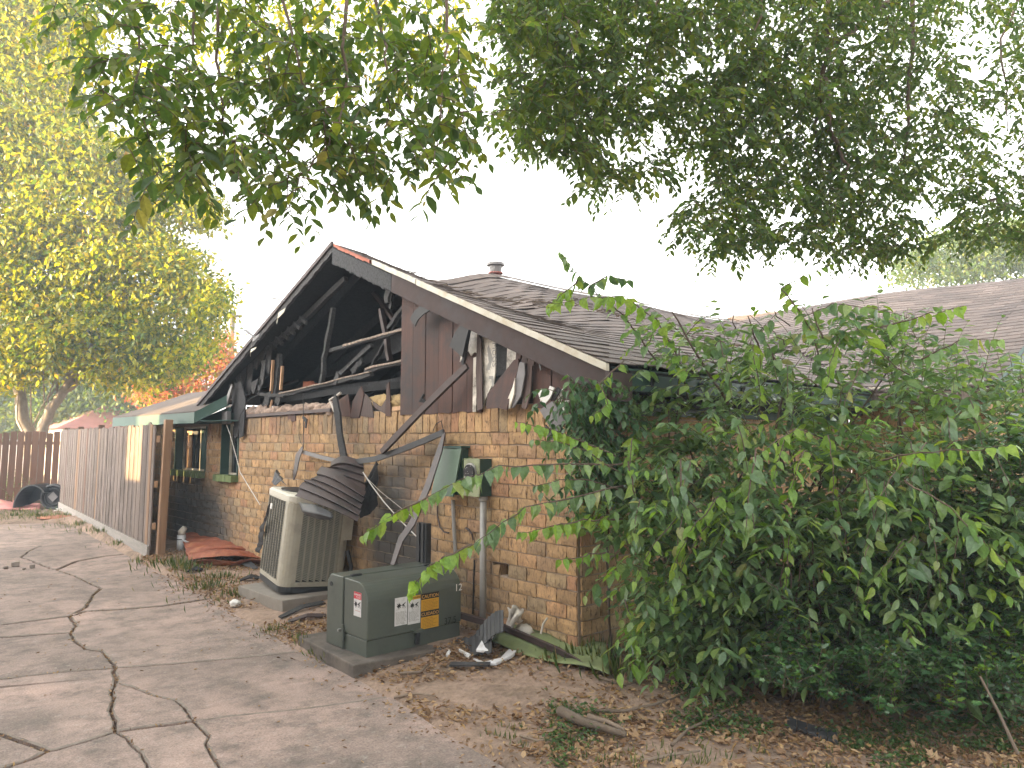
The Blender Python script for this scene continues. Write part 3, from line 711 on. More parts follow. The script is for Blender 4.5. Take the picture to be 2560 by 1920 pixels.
stick((852, 935), (930, 864), .5, .07, .05, 'char_grey', 'brace'); stick((925, 922), (964, 855), .45, .035, .04, 'char_grey', 'brace'); stick((953, 772), (975, 902), .35, .06, .05, 'brown_trim', 'brace', .006)
stick((971, 820), (1028, 742), .35, .055, .04, 'char_grey', 'brace'); stick((975, 835), (1030, 745), .4, .02, .02, 'grey_plastic', 'brace'); stick((905, 690), (985, 800), .6, .06, .05, 'brown_trim', 'brace', .004)
stick((973, 700), (968, 757), .0, .11, .02, 'char_grey', 'hanging_board', .012, 5); stick((981, 735), (976, 772), .06, .05, .02, 'char_grey', 'hanging_board')
stick((683, 900), (677, 984), .02, .04, .03, 'raw_wood', 'stud', .003); stick((699, 884), (691, 990), .08, .075, .05, 'char_grey', 'stud', .01, 8); stick((706, 915), (702, 975), .0, .035, .03, 'raw_wood', 'stud', .003)
stick((680, 1000), (674, 1030), .02, .03, .02, 'raw_wood', 'stud', .003); stick((806, 930), (1010, 850), .9, .30, .03, 'char', 'fallen_board')
stick((845, 932), (838, 962), .0, .09, .02, 'char_grey', 'charred_scrap', .01); stick((762, 962), (790, 965), .4, .12, .05, 'rust', 'charred_scrap')
stick((880, 930), (905, 900), .3, .10, .02, 'char_grey', 'charred_scrap')
# attic floor joists, back of the void
MB().box(V(3.0, 3.3, 1.88), (5.8, 7.0, .05)).build('attic_floor', 'char', HOUSE)
MB().prism([V(5.9, -.2, 1.9), V(5.9, 6.7, 1.9), V(5.9, 6.7, 2.1), V(5.9, YR, 3.5), V(5.9, -.2, 2.1)], V(.05, 0, 0)).build('attic_partition', 'char', HOUSE)
for k in range(8):
    yy = .6 + k * .8; MB().box(V(2.4, yy, 1.97), (4.4, .045, .13)).build('ceiling_joist', 'char', HOUSE)
for k, (xa, ya, yb) in enumerate(((.35, 2.3, 5.6), (.75, 2.2, 6.0))): stick((655 + 40 * k, 1003 - 10 * k), (1010, 962 - 12 * k), xa, .10, .05, 'char', 'fallen_beam', .01, 8)
# plate and mineral wool along the top of the wall
a, b = gX(605, 1060, -.03), gX(830, 1030, -.03)
MB().ribbon([V(-.03, a[1], Z_TOP + .02), V(-.03, b[1], Z_TOP + .035)], V(0, 0, 1), .035, .05).build('wall_plate', 'brown_trim', HOUSE)
def lump(name, mat, c, r, n=9, flat=.7, par=None, **pr):
    m = MB(); g = []
    for i in range(n):
        th = math.pi * i / (n - 1); row = []
        for j in range(n + 4):
            ph = 2 * math.pi * j / (n + 3); k = 1 + rng.normal(0, .16) if 0 < i < n - 1 and j < n + 3 else 1
            if j == n + 3: row.append(row[0])
            else: row.append(np.asarray(c) + V(r[0] * math.sin(th) * math.cos(ph), r[1] * math.sin(th) * math.sin(ph), r[2] * math.cos(th)) * k)
        g.append(row)
    m.sheet(g); return m.build(name, mat, par, smooth=True, **pr)
for k in range(17):
    yy = a[1] + (b[1] - a[1]) * (k + .5) / 17; lump('insulation_lump', 'insulation', V(.02, yy, Z_TOP + .06 + rng.normal(0, .01)), (.07, .13, .04 + abs(rng.normal(0, .02))), par=HOUSE)
for px_ in (945, 965, 990, 1008):
    p = gX(px_, 1005, .03); lump('straw_lump', 'straw', p, (.06, .16, .07), par=HOUSE)
# scraps of siding left standing on the wall top
def scrap(poly, X, mat, name='siding_scrap', t=.012, par=HOUSE, lean=0.0):
    pts = []
    y0 = max(p[1] for p in poly)
    for p in poly:
        q = gX(*p, X - lean * (y0 - p[1])); pts.append(q)
    return MB().prism(pts, V(-t, 0, 0)).build(name, mat, par)
for poly, m_ in (([(855, 1040), (850, 1000), (872, 985), (880, 1042)], 'siding'), ([(878, 1045), (884, 1003), (905, 965), (912, 985), (900, 1045)], 'siding'), ([(904, 1040), (915, 985), (930, 1000), (936, 1045)], 'siding_back'),
                 ([(966, 1040), (969, 962), (975, 955), (980, 1040)], 'siding'), ([(930, 1000), (955, 1018), (975, 985), (975, 1040), (940, 1020)], 'siding_back'), ([(838, 1040), (836, 1000), (846, 985), (852, 1042)], 'siding_back'),
                 ([(722, 1055), (720, 1028), (737, 1022), (741, 1052)], 'siding'), ([(982, 1028), (983, 1018), (1028, 1010), (1028, 1022)], 'raw_wood')):
    scrap(poly, -.02 - .01 * rng.random(), m_)
# charred cladding strips hanging at the low left corner of the gable
for k, (x0, y0, x1, y1, w_) in enumerate(((597, 940, 588, 1008, 14), (613, 922, 606, 985, 13), (628, 912, 622, 990, 13), (646, 898, 640, 925, 12), (660, 885, 655, 915, 11), (676, 870, 670, 935, 13), (662, 905, 655, 965, 10), (640, 955, 632, 985, 16), (655, 960, 645, 990, 10), (590, 1010, 586, 1035, 14), (672, 985, 664, 1020, 14), (700, 985, 694, 1015, 14))):
    scrap([(x0 - w_ / 2, y0), (x0 + w_ / 2, y0 - 8), (x1 + w_ / 2, y1 - rng.uniform(5, 20)), (x1 + w_ / 5, y1), (x1 - w_ / 5, y1 - rng.uniform(8, 20)), (x1 - w_ / 2, y1 - 3)], .0 + .01 * (k % 3), 'char_grey', 'charred_cladding')
for k, (x0, x1) in enumerate(((575, 600), (590, 612))):
    scrap([(x0, 960), (x0 + 14, 948), (x1 + 4, 1000), (x1 - 2, 1090), (x1 - 12, 1095), (x1 - 14, 1020)], -.04 - .02 * k, 'char', 'charred_cladding')
scrap([(564, 1030), (577, 1028), (577, 1058), (564, 1060)], -.10, 'grey_plastic', 'hanging_flashing', .05)
scrap([(572, 985), (582, 960), (584, 966), (570, 1015), (560, 1020)], -.12, 'grey_plastic', 'hanging_flashing', .02)

# siding boards of the gable, right part
def rk(y): return ZR - SLOPE * (YR - y) - .20 if y < YR else ZR - SLOPE * (y - YR) - .2
y = 2.20
sid_y = []
while y > -.1: sid_y.append(y); y -= .198
missing = {4: 0, 5: 0, 6: 0}
ylims = [gX(px_, 950)[1] for px_ in (1203, 1218, 1330, 1345)]
for k, y1 in enumerate(sid_y):
    y0 = y1 - .190; zt0, zt1 = rk(y0), rk(y1); zb = Z_TOP - .045
    if zt1 - zb < .06: break
    zt0 = max(zt0, zb + .03)
    X = -.035 - .004 * (k % 2)
    pts = None
    if ylims[2] < (y0 + y1) / 2 < ylims[0]:   # torn away: only a stub
        continue
    jg = [V(X, y0 + (y1 - y0) * u, zb + rng.uniform(-.012, .008)) for u in (0, .3, .6, 1)]
    MB().prism(jg + [V(X, y1, zt1), V(X, y0, zt0)], V(.014, 0, 0)).build('siding_board', 'siding', HOUSE)
MB().box(V(-.008, 1.05, (Z_TOP + 2.1) / 2), (.012, 2.3, .2)).build('sheathing', 'black', HOUSE)
MB().prism([V(.005, 2.2, Z_TOP), V(.005, -.05, Z_TOP), V(.005, -.05, 2.05), V(.005, 2.2, rk(2.2) - .02)], V(.012, 0, 0)).build('sheathing', 'black', HOUSE)
# exposed foil sheathing, torn boards (where the cladding is gone)
scrap([(1152, 905), (1165, 840), (1180, 800), (1196, 812), (1198, 885), (1188, 880), (1180, 890), (1172, 875)], -.05, 'foil', 'foil_scrap')
scrap([(1212, 1022), (1206, 960), (1208, 850), (1196, 832), (1240, 826), (1241, 930), (1237, 955), (1222, 985), (1214, 1005)], -.022, 'foil', 'foil_sheathing')
scrap([(1242, 838), (1245, 940), (1274, 935), (1270, 855)], -.018, 'char', 'foil_sheathing')
scrap([(1272, 850), (1268, 935), (1290, 940), (1294, 862)], -.02, 'foil', 'foil_sheathing')
scrap([(1160, 893), (1128, 865), (1140, 835), (1165, 800), (1180, 812), (1172, 840)], -.16, 'black', 'hanging_siding', .02)
scrap([(1196, 830), (1205, 850), (1209, 1022), (1195, 1026), (1192, 930)], -.055, 'siding_back', 'siding_board')
scrap([(1186, 895), (1198, 890), (1192, 1030), (1184, 1030)], -.05, 'foil', 'foil_scrap')
scrap([(1218, 1022), (1222, 985), (1288, 900), (1299, 897), (1300, 920), (1284, 968), (1270, 1025), (1250, 1020)], -.13, 'siding', 'hanging_siding', .014, lean=-.0006)
scrap([(1271, 1020), (1290, 960), (1302, 905), (1314, 908), (1315, 935), (1305, 990), (1285, 1020)], -.10, 'grey_plastic', 'hanging_siding', .012)
scrap([(1262, 1022), (1284, 968), (1290, 945), (1288, 985), (1276, 1022)], -.115, 'foil', 'foil_scrap')
scrap([(1306, 1020), (1314, 950), (1326, 880), (1340, 885), (1338, 912), (1333, 915), (1330, 960), (1328, 985), (1318, 1022)], -.07, 'siding_back', 'siding_board')
scrap([(1290, 935), (1294, 862), (1310, 870), (1303, 900)], -.04, 'siding', 'siding_board'); scrap([(1311, 872), (1326, 878), (1318, 915), (1306, 905)], -.042, 'siding_back', 'siding_board')
scrap([(1348, 888), (1372, 898), (1368, 905), (1350, 900)], -.06, 'foil', 'foil_scrap'); scrap([(1350, 900), (1356, 922), (1353, 926), (1348, 905)], -.06, 'grey_plastic', 'foil_scrap')
scrap([(1347, 980), (1362, 972), (1370, 985), (1377, 965), (1388, 970), (1378, 995), (1362, 1013), (1356, 1008)], -.16, 'white', 'foil_scrap')
scrap([(1378, 1000), (1395, 968), (1404, 975), (1388, 1002)], -.14, 'black', 'foil_scrap')
scrap([(1395, 990), (1412, 968), (1404, 1005), (1425, 1000), (1410, 1030)], -.12, 'white', 'foil_scrap')
bent = [gX(*p, -.18) for p in ((1032, 806), (1042, 788), (1056, 775), (1072, 765), (1088, 760))]
MB().ribbon(bent, V(0, 1, -1), [.11, .10, .095, .09, .06], .012).build('hanging_siding', 'black', HOUSE)
scrap([(1352, 1025), (1383, 1003), (1412, 1040), (1418, 1056), (1400, 1078), (1385, 1083)], -.2, 'grey_plastic', 'hanging_flashing', .012)
scrap([(1366, 1062), (1384, 1083), (1398, 1080), (1410, 1070), (1390, 1100), (1372, 1100)], -.19, 'melted_brown', 'hanging_flashing', .012)
# printed marks on the foil
def text(body, size, loc, xdir, ydir, mat, name, par, extrude=.0004, align='LEFT'):
    c = bpy.data.curves.new(name, 'FONT'); c.body = body; c.size = size; c.extrude = extrude; c.align_x = align
    tmp = bpy.data.objects.new('tmp', c); COL.objects.link(tmp); me = bpy.data.meshes.new_from_object(tmp); bpy.data.objects.remove(tmp)
    me.name = name; me.materials.clear(); me.materials.append(MAT[mat]); o = bpy.data.objects.new(name, me); COL.objects.link(o)
    xd, yd = unit(xdir), unit(ydir); zd = np.cross(xd, yd)
    M = Matrix(((xd[0], yd[0], zd[0], loc[0]), (xd[1], yd[1], zd[1], loc[1]), (xd[2], yd[2], zd[2], loc[2]), (0, 0, 0, 1)))
    setp(o, par); o.matrix_basis = M; return o
surf('ink_grey', (.28, .27, .25), (.28, .27, .25), 8, .6, bmp=0, vary=0)
p = gX(1231, 856, -.037); text('MUGS', .075, p, (0, 0, -1), (0, -1, 0), 'ink_grey', 'lettering', HOUSE)
for poly in ([(1218, 870), (1222, 862), (1232, 895), (1222, 905)], [(1222, 905), (1232, 895), (1224, 925), (1216, 925)], [(1222, 940), (1233, 940), (1237, 970), (1231, 972), (1228, 948), (1222, 948)]): scrap(poly, -.0345, 'ink_grey', 'printed_mark', .0006)

# eaves along the side wall, wing
MB().box(V(2.05, YE + .015, ZE - .10), (4.4, .03, .15)).build('fascia', 'green_dark', HOUSE)
MB().box(V(2.05, -.23, ZE - .18), (4.1, .44, .012)).build('soffit', 'char', HOUSE)
MB().box(V(2.2, -.035, 1.86), (4.3, .03, .16)).build('frieze_board', 'green_dark', HOUSE)
MB().box(V(XW + .012, -1.04, ZWE - .075), (.028, 1.14, .13)).build('wing_fascia', 'grey_wood', HOUSE)
MB().box(V(XW - .012, -1.04, ZWE + .004), (.018, 1.16, .014)).build('wing_drip_edge', 'white_edge', HOUSE)
MB().box(V(XW + .25, -1.0, ZWE - .15), (.46, 1.2, .012)).build('wing_soffit', 'grey_wood', HOUSE)
MB().box(V(4.5, -.68, 1.0), (.14, 1.25, 2.0)).build('wing_wall', 'brick', HOUSE)
MB().box(V(8.2, -1.3, 1.0), (7.4, .14, 2.0)).build('wing_wall', 'brick', HOUSE)
wg = MB().prism([V(4.2, -1.30, 1.99), V(12.2, -1.30, 1.99), V(8.2, -1.30, 3.72)], V(0, .1, 0)).build('wing_gable', 'siding_back', HOUSE)
def wrk(u, dz, y): return V(XW + (XWR - XW) * u, y, ZWE + WS * (XWR - XW) * u + dz)
MB().prism([wrk(0, .0, -1.64), wrk(1, .0, -1.64), wrk(1, -.16, -1.64), wrk(0, -.16, -1.64)], V(0, .035, 0)).build('wing_rake_board', 'green_paint', HOUSE)
MB().box(V(5.6, -1.39, 1.72), (.9, .05, .42)).build('wing_shutter', 'green_dark', HOUSE)

# green fascia and soffit of the lower roof
MB().prism([E1 + V(-.02, 0, .005), E0 + V(-.02, 0, .005), E0 + V(-.02, 0, -.135), E1 + V(-.02, 0, -.135)], V(.03, 0, 0)).build('lower_fascia', 'green_paint', HOUSE)
R1 = gX(572, 985, -.12); R0 = gX(572, 1012, -.12)
MB().prism([E1 + V(-.02, -.002, .005), E1 + V(-.02, -.002, -.135), R0, R1], V(.02, .03, 0)).build('lower_fascia_return', 'green_paint', HOUSE)
MB().prism([E1 + V(0, .01, -.11), E0 + V(0, 0, -.11), V(.03, E0[1], LZ - .11), V(.03, E1[1] - .55, LZ - .11)], V(0, 0, .012)).build('lower_soffit', 'green_dark', HOUSE)
MB().prism([gX(500, 1048, -.1), gX(572, 1018, -.1), gX(574, 1058, -.1), gX(498, 1060, -.1)], V(.03, 0, 0)).build('soffit_end', 'green_dark', HOUSE)
MB().box(V(-.03, 8.5, Z_TOP - .02 + .03), (.03, 5.0, .12)).build('lower_frieze', 'green_dark', HOUSE)

# ------------------------------------------------------------------ air conditioner and its pad
PADTOP = .145
MB().box(V(-.42, 3.36, PADTOP / 2 - .02), (.80, .98, PADTOP + .04), jit=.006).build('concrete_pad', 'pad_light', bevel=.008, **lab('pale square concrete pad under the air conditioner', 'concrete pad'))
AC = thing('air_conditioner', (-.385, 3.41, PADTOP), 'tall beige outdoor air conditioner leaning beside the brick wall', 'air conditioner')
HX, HY, HH = .318, .395, .92
Rz = Matrix.Rotation(math.radians(-9), 3, 'Z'); Rt = Matrix.Rotation(math.radians(5.5), 3, Vector(tuple(ey)))
MAC = np.array(Rt @ Rz)
def ac(mb, name, mat, par=None, **k):
    mb.v = [tuple(MAC @ np.array(p) + V(-.385, 3.41, PADTOP + .015)) for p in mb.v]; return mb.build(name, mat, par or AC, **k)
def rsq(hx, hy, r, n=5):
    out = []
    for cx_, cy_, a0 in ((hx - r, hy - r, 0), (-hx + r, hy - r, 90), (-hx + r, -hy + r, 180), (hx - r, -hy + r, 270)):
        for k in range(n): a = math.radians(a0 + 90 * k / (n - 1)); out.append((cx_ + r * math.cos(a), cy_ + r * math.sin(a)))
    return out
def loft(profile, rad, cap=True):
    m = MB(); rings = []
    for (sc, z) in profile: rings.append([V(x, y, z) for x, y in rsq(HX + sc, HY + sc, rad)])
    n = len(rings[0]); vs = [p for r_ in rings for p in r_]; fs = []
    for i in range(len(rings) - 1):
        for j in range(n): fs.append((i * n + j, i * n + (j + 1) % n, (i + 1) * n + (j + 1) % n, (i + 1) * n + j))
    if cap: fs += [tuple(range(n))[::-1], tuple(range((len(rings) - 1) * n, len(rings) * n))]
    return m.add(vs, fs)
ac(loft([(-.005, 0), (.0, .055), (-.012, .06)], .10), 'base_pan', 'black_plastic')
ac(loft([(-.035, .055), (-.035, .85)], .08), 'coil', 'black')
ac(loft([(.0, .835), (.004, .85), (.006, .895), (-.01, .915), (-.05, .92)], .10), 'top_cover', 'ac_white')
ac(MB().tube([V(0, 0, .918), V(0, 0, .93)], .29, 24), 'fan_guard', 'black')
ac(loft([(.0, .06), (.0, .10), (-.01, .105)], .10, False), 'bottom_band', 'ac_paint')
for sx, sy, w_ in ((-1, -1, .1), (-1, 1, .06), (1, -1, .08), (1, 1, .06)):
    m = MB(); pts = [p for p in rsq(HX, HY, .10, 6) if p[0] * sx > HX - .1005 and p[1] * sy > HY - .1005]
    if sx * sy > 0: pass
    inn = [(p[0] * .9, p[1] * .9) for p in pts]
    if (sx, sy) == (-1, -1): pts = [(pts[0][0], pts[0][1] + .03)] + pts + [(pts[-1][0] + .03, pts[-1][1])]; inn = [(p[0] * .9, p[1] * .9) for p in pts]
    ring = pts + inn[::-1]; m.prism([V(x, y, .06) for x, y in ring], V(0, 0, .78)); ac(m, 'corner_post', 'ac_paint')
def grille(face):
    rib = MB(); sl = MB(); dark = face == 'x'
    a0, a1 = (-HY + .135, HY - .10) if dark else (-HX + .135, HX - .12)
    ncol = 7 if dark else 6; cw_ = (a1 - a0) / ncol
    def P_(a, z, o): return V(-HX - o, a, z) if dark else V(a, -HY - o, z)
    for k in range(ncol + 1):
        a = a0 + k * cw_; w_ = .011 if dark else .009
        rib.hexa([P_(a - w_ / 2, .10, -.03), P_(a + w_ / 2, .10, -.03), P_(a + w_ / 2, .10, .004), P_(a - w_ / 2, .10, .004), P_(a - w_ / 2, .835, -.03), P_(a + w_ / 2, .835, -.03), P_(a + w_ / 2, .835, .004), P_(a - w_ / 2, .835, .004)])
    ac(rib, 'grille_rib', 'ac_paint', kind='stuff')
    n = 46
    for k in range(ncol):
        b0, b1 = a0 + k * cw_ + .006, a0 + (k + 1) * cw_ - .006
        for i in range(n):
            z = .105 + .725 * (i + .2) / n; dz = .018; th = .0115 if not dark else .005
            sl.hexa([P_(b0, z + dz, -.012), P_(b1, z, -.012), P_(b1, z + .002, .001), P_(b0, z + dz + .002, .001), P_(b0, z + dz + th, -.012), P_(b1, z + th, -.012), P_(b1, z + th, .001), P_(b0, z + dz + th, .001)])
    ac(sl, 'louvers', 'black_plastic' if dark else 'ac_louver', kind='stuff', recalc=False)  # left-face louvers coloured black, standing in for shade in the slots
grille('x'); grille('y')
m = MB(); m.hexa([V(HX - .10, -HY - .006, .50), V(HX + .012, -HY - .006, .50), V(HX + .012, -HY + .25, .50), V(HX - .10, -HY + .25, .50), V(HX - .10, -HY - .006, .84), V(HX + .012, -HY - .006, .84), V(HX + .012, -HY + .25, .84), V(HX - .10, -HY + .25, .84)])
ac(m, 'access_panel', 'ac_paint')
m = MB(); m.box(V(-HX - .009, HY - .22, .74), (.008, .075, .055)); ac(m, 'badge', 'white', bevel=.003)
m = MB(); m.tube([V(HX - .02, -HY - .01, .40), V(HX + .03, -HY - .03, .25), V(HX + .02, -HY - .02, .1), V(HX + .06, -HY, .03)], .022, 8); ac(m, 'refrigerant_hose', 'black_plastic')
# melted siding draped over the unit
def px_sheet(rows, mat, name, label, cat, t=.006, smooth=False, ribs=None, sub=6):
    """rows: lists of (px,py,X) corner points; interpolated grid, ribbed"""
    g0 = np.array([[gX(a, b, c) for a, b, c in r_] for r_ in rows]); n, m_ = g0.shape[:2]
    ui = np.linspace(0, n - 1, (n - 1) * sub + 1); vi = np.linspace(0, m_ - 1, (m_ - 1) * sub + 1); G = []
    for u in ui:
        i = min(int(u), n - 2); fu = u - i; row = []
        for v in vi:
            j = min(int(v), m_ - 2); fv = v - j
            p = (g0[i, j] * (1 - fu) + g0[i + 1, j] * fu) * (1 - fv) + (g0[i, j + 1] * (1 - fu) + g0[i + 1, j + 1] * fu) * fv
            if ribs: p = p + V(-1, -.3, .2) * ribs[1] * abs(math.sin(math.pi * u / (n - 1) * ribs[0])) + rng.normal(0, .0012, 3)
            row.append(p)
        G.append(row)
    return MB().sheet(G, t).build(name, mat, smooth=smooth, **lab(label, cat))
def lap_sheet(TL, TR_, BR, BL, nr, amp, bow, label, mat='melted_brown', jag=.0):
    """ribbed sheet: lap ridges run from the left edge to the right edge"""
    c = [gX(*p) for p in (TL, TR_, BR, BL)]; n = unit(np.cross(c[1] - c[0], c[3] - c[0])); n = n if n @ (CAM - c[0]) > 0 else -n; G = []
    for i in range(nr * 6 + 1):
        u = i / (nr * 6); f = (u * nr) % 1.0; h = amp * (f if i < nr * 6 else 1.0); row = []
        if i % 6 == 0 and i: h = amp
        for j in range(19):
            v = j / 18; e = .02 * math.sin(u * 9 + 2) * (1 - v) * jag
            p = (c[0] * (1 - v) + c[1] * v) * (1 - u) + (c[3] * (1 - v) + c[2] * v) * u
            row.append(p + n * (h + bow * math.sin(v * math.pi) * (1 - .3 * u) + .012 * math.sin(v * 5 + u * 3)) + V(0, e, e))
        G.append(row)
        if i % 6 == 0 and 0 < i < nr * 6: G.append([q - n * amp for q in row])
    return MB().sheet(G, .004).build('melted_siding', mat, **lab(label, 'siding sheet'))
lap_sheet((806, 1172, -.55), (914, 1228, -.38), (896, 1310, -.55), (738, 1238, -.80), 5, .024, .07, 'lower sheet of ribbed brown siding melted over the air conditioner', jag=1)
lap_sheet((832, 1160, -.36), (908, 1152, -.20), (916, 1236, -.34), (812, 1196, -.52), 4, .026, .05, 'upper crumpled sheet of brown siding against the wall above the air conditioner', jag=1)
px_sheet([[(748, 1256, -.82), (785, 1262, -.84), (830, 1282, -.80)], [(756, 1278, -.86), (793, 1284, -.90), (832, 1294, -.84)], [(770, 1288, -.82), (800, 1298, -.86), (826, 1298, -.82)]], 'dark_sheet', 'melted_siding', 'smoky grey curled lip of melted siding on the air conditioner front', 'siding sheet', smooth=True, sub=6)
px_sheet([[(905, 1215, -.2), (918, 1200, -.08), (945, 1150, -.05)], [(905, 1230, -.22), (925, 1215, -.1), (948, 1165, -.05)], [(900, 1295, -.25), (925, 1285, -.12), (945, 1262, -.06)]], 'char', 'charred_sheet', 'black charred scrap clinging to the wall right of the air conditioner', 'charred scrap', ribs=(3, .02))
px_sheet([[(668, 1290, -.72), (676, 1255, -.74)], [(652, 1320, -.6), (662, 1325, -.66)], [(648, 1360, -.5), (660, 1362, -.56)], [(640, 1378, -.45), (650, 1382, -.5)]], 'char', 'charred_sheet', 'black burnt strip dangling at the left edge of the air conditioner', 'charred scrap', ribs=(5, .015))
px_sheet([[(685, 1205, -.3), (692, 1175, -.25), (700, 1185, -.25)], [(690, 1214, -.4), (705, 1200, -.35), (716, 1212, -.4)]], 'dark_sheet', 'charred_sheet', 'small crumpled grey scrap standing on top of the air conditioner', 'charred scrap', ribs=(2, .03))

# fallen trims and wires on the wall
def fallen(pts, w_, t, mat, name, label, cat, wv=None):
    P_ = [gX(*p) for p in pts]; d = unit(P_[-1] - P_[0]); wv = unit(np.cross(V(1, 0, 0), d)) if wv is None else V(*wv)
    return MB().ribbon(P_, wv, w_, t).build(name, mat, **lab(label, cat))
fallen([(1168, 915, -.12), (1120, 960, -.17), (1050, 1030, -.22), (985, 1098, -.25), (955, 1130, -.26)], [.05, .06, .055, .06, .05], .03, 'brown_trim', 'fallen_trim', 'long dark brown trim strip leaning diagonally from siding down to bricks', 'trim strip')
fallen([(1158, 912, -.13), (1163, 880, -.14), (1172, 830, -.13), (1180, 805, -.1)], .03, .02, 'char', 'hanging_trim', 'thin black trim hanging before the torn foil under the roof', 'trim strip')
fallen([(1060, 985, -.14), (1052, 1000, -.16), (1066, 1006, -.15)], [.03, .05, .02], .02, 'char', 'hanging_trim', 'short burnt hook of trim caught on the red siding', 'trim strip')
fallen([(758, 1130, -.10), (800, 1142, -.12), (845, 1153, -.13)], .04, .02, 'grey_plastic', 'fallen_trim', 'short grey channel strip across the bricks left of the black flashing', 'trim strip')
fallen([(885, 1155, -.25), (940, 1147, -.24), (1010, 1122, -.2), (1060, 1102, -.16), (1110, 1080, -.12)],   .05, .025, 'dark_sheet', 'fallen_trim', 'bent dark channel strip rising to the right across the bricks', 'trim strip')
fallen([(1111, 1082, -.12), (1098, 1130, -.2), (1070, 1215, -.3), (1030, 1310, -.45), (1002, 1350, -.5), (982, 1412, -.58)], [.03, .07, .08, .08, .075, .05], .012, 'melted_brown', 'fallen_trim', 'brown trim strip sloping down behind the green transformer', 'trim strip')
fallen([(836, 990, -.12), (845, 1040, -.16), (850, 1090, -.18), (862, 1155, -.22), (870, 1170, -.22)], [.08, .11, .10, .11, .09],   .02, 'char', 'hanging_flashing', 'black vertical flashing strip hanging from wall top to melted siding', 'flashing')
fallen([(757, 1118, -.12), (745, 1140, -.14), (737, 1185, -.16), (734, 1200, -.16)], [.04, .10, .07, .02], .008, 'melted_brown', 'hanging_flashing', 'small curled brown strip hanging on a wire above the air conditioner', 'flashing')
fallen([(757, 1042, -.08), (766, 1052, -.1), (764, 1070, -.1)], [.03, .05, .03], .01, 'char', 'hanging_scrap', 'small black melted scrap hanging on a wire at the wall top', 'charred scrap')
def wire(pts, r, mat, label, name='cable', cat='cable'):
    return MB().tube([gX(*p) for p in pts], r, 6).build(name, mat, **lab(label, cat))
wire([(758, 985, -.05), (759, 1040, -.06), (758, 1120, -.1)], .004, 'black', 'thin black wire hanging down from the burnt gable')
wire([(748, 1050, -.04), (747, 1090, -.05), (752, 1108, -.05), (758, 1115, -.08)], .003, 'black', 'loose loop of thin wire on the bricks left of the flashing')
wire([(852, 982, -.1), (838, 992, -.12), (824, 1000, -.12), (832, 1018, -.12), (842, 1040, -.12)], .014, 'cloth', 'pale bent pipe hooked over the wall top beside the black flashing', 'bent_pipe', 'pipe')
wire([(907, 1180, -.3), (930, 1215, -.25), (960, 1255, -.2), (1000, 1300, -.15), (1045, 1345, -.12)], .005, 'white', 'thick white cable trailing from melted siding over the bricks')
wire([(912, 1190, -.28), (950, 1228, -.2), (1005, 1272, -.1), (1040, 1300, -.05)], .003, 'cloth', 'finer pale cable running just above the white cable')
wire([(566, 1062, -.12), (575, 1085, -.1), (590, 1140, -.06), (600, 1180, -.04), (615, 1205, -.03), (650, 1262, -.03)], .005, 'white', 'white cable hanging past the small window onto the bricks')
wire([(1093, 1240, -.04), (1094, 1290, -.04), (1100, 1318, -.04), (1110, 1330, -.04), (1122, 1332, -.04)], .007, 'brown_trim', 'short brown cable curling out below the green panel')
wire([(1132, 1250, -.05), (1136, 1340, -.05), (1140, 1400, -.05), (1130, 1430, -.1)], .016, 'galvanized', 'thin grey conduit running down between panel and meter', 'conduit', 'conduit')
wire([(1186, 1400, -.03), (1184, 1450, -.03), (1182, 1535, -.03)], .006, 'black', 'black ground wire running straight down beside the grey conduit')
wire([(1165, 1320, -.03), (1172, 1325, -.05), (1180, 1335, -.05), (1183, 1350, -.04)], .008, 'brown_trim', 'small rusty hook of cable above the ground wire')
wire([(1082, 1078, -.04), (1090, 1060, -.05), (1103, 1052, -.05), (1108, 1075, -.06), (1106, 1090, -.06)], .004, 'black', 'arched black wire above the bent trim strip')
for k, pts in enumerate(([(648, 985, -.1), (622, 1000, -.1), (600, 1040, -.1), (594, 1095, -.08)],)):
    wire(pts, .006, 'char', 'burnt cable drooping over the corner of the small window')

# electric panel, meter, conduit
PB = thing('breaker_box', (0, 1.45, 1.1), 'closed green electric panel box with sloping front on the brick wall', 'electric panel')
a, b = gX(1098, 1120, -.14), gX(1155, 1235, -.14)
y1, y0, z1, z0 = gX(1103, 1122, -.11)[1], gX(1152, 1122, -.11)[1], gX(1103, 1121, -.11)[2], gX(1092, 1235, -.19)[2]
MB().hexa([V(-.13, y0, z0), V(-.03, y0, z0), V(-.03, y1, z0), V(-.16, y1 + .0, z0), V(-.09, y0, z1), V(-.03, y0, z1), V(-.03, y1, z1), V(-.09, y1, z1)]).build('cabinet', 'green_dark', PB)
MB().hexa([V(-.20, y0 - .01, z0 - .01), V(-.185, y0 - .01, z0 - .01), V(-.185, y1 + .015, z0 - .01), V(-.20, y1 + .015, z0 - .01), V(-.112, y0 - .01, z1), V(-.097, y0 - .01, z1), V(-.097, y1 + .015, z1), V(-.112, y1 + .015, z1)]).build('door', 'green_box', PB)
MB().box(V(-.07, (y0 + y1) / 2, z1 + .012), (.10, y1 - y0 + .03, .02)).build('rain_lip', 'green_dark', PB)
MT = thing('electric_meter', (0, 1.1, 1.1), 'olive electric meter box with round glass dial on the brick wall', 'electric meter')
my0, my1 = gX(1198, 1190, -.154)[1], gX(1160, 1190, -.154)[1]; mz1, mz0 = gX(1180, 1147, -.154)[2], gX(1180, 1240, -.154)[2]; mc = (my0 + my1) / 2 + .005
MB().box(V(-.085, (my0 + my1) / 2, (mz0 + mz1) / 2), (.12, my1 - my0, mz1 - mz0)).build('housing', 'green_dark', MT)
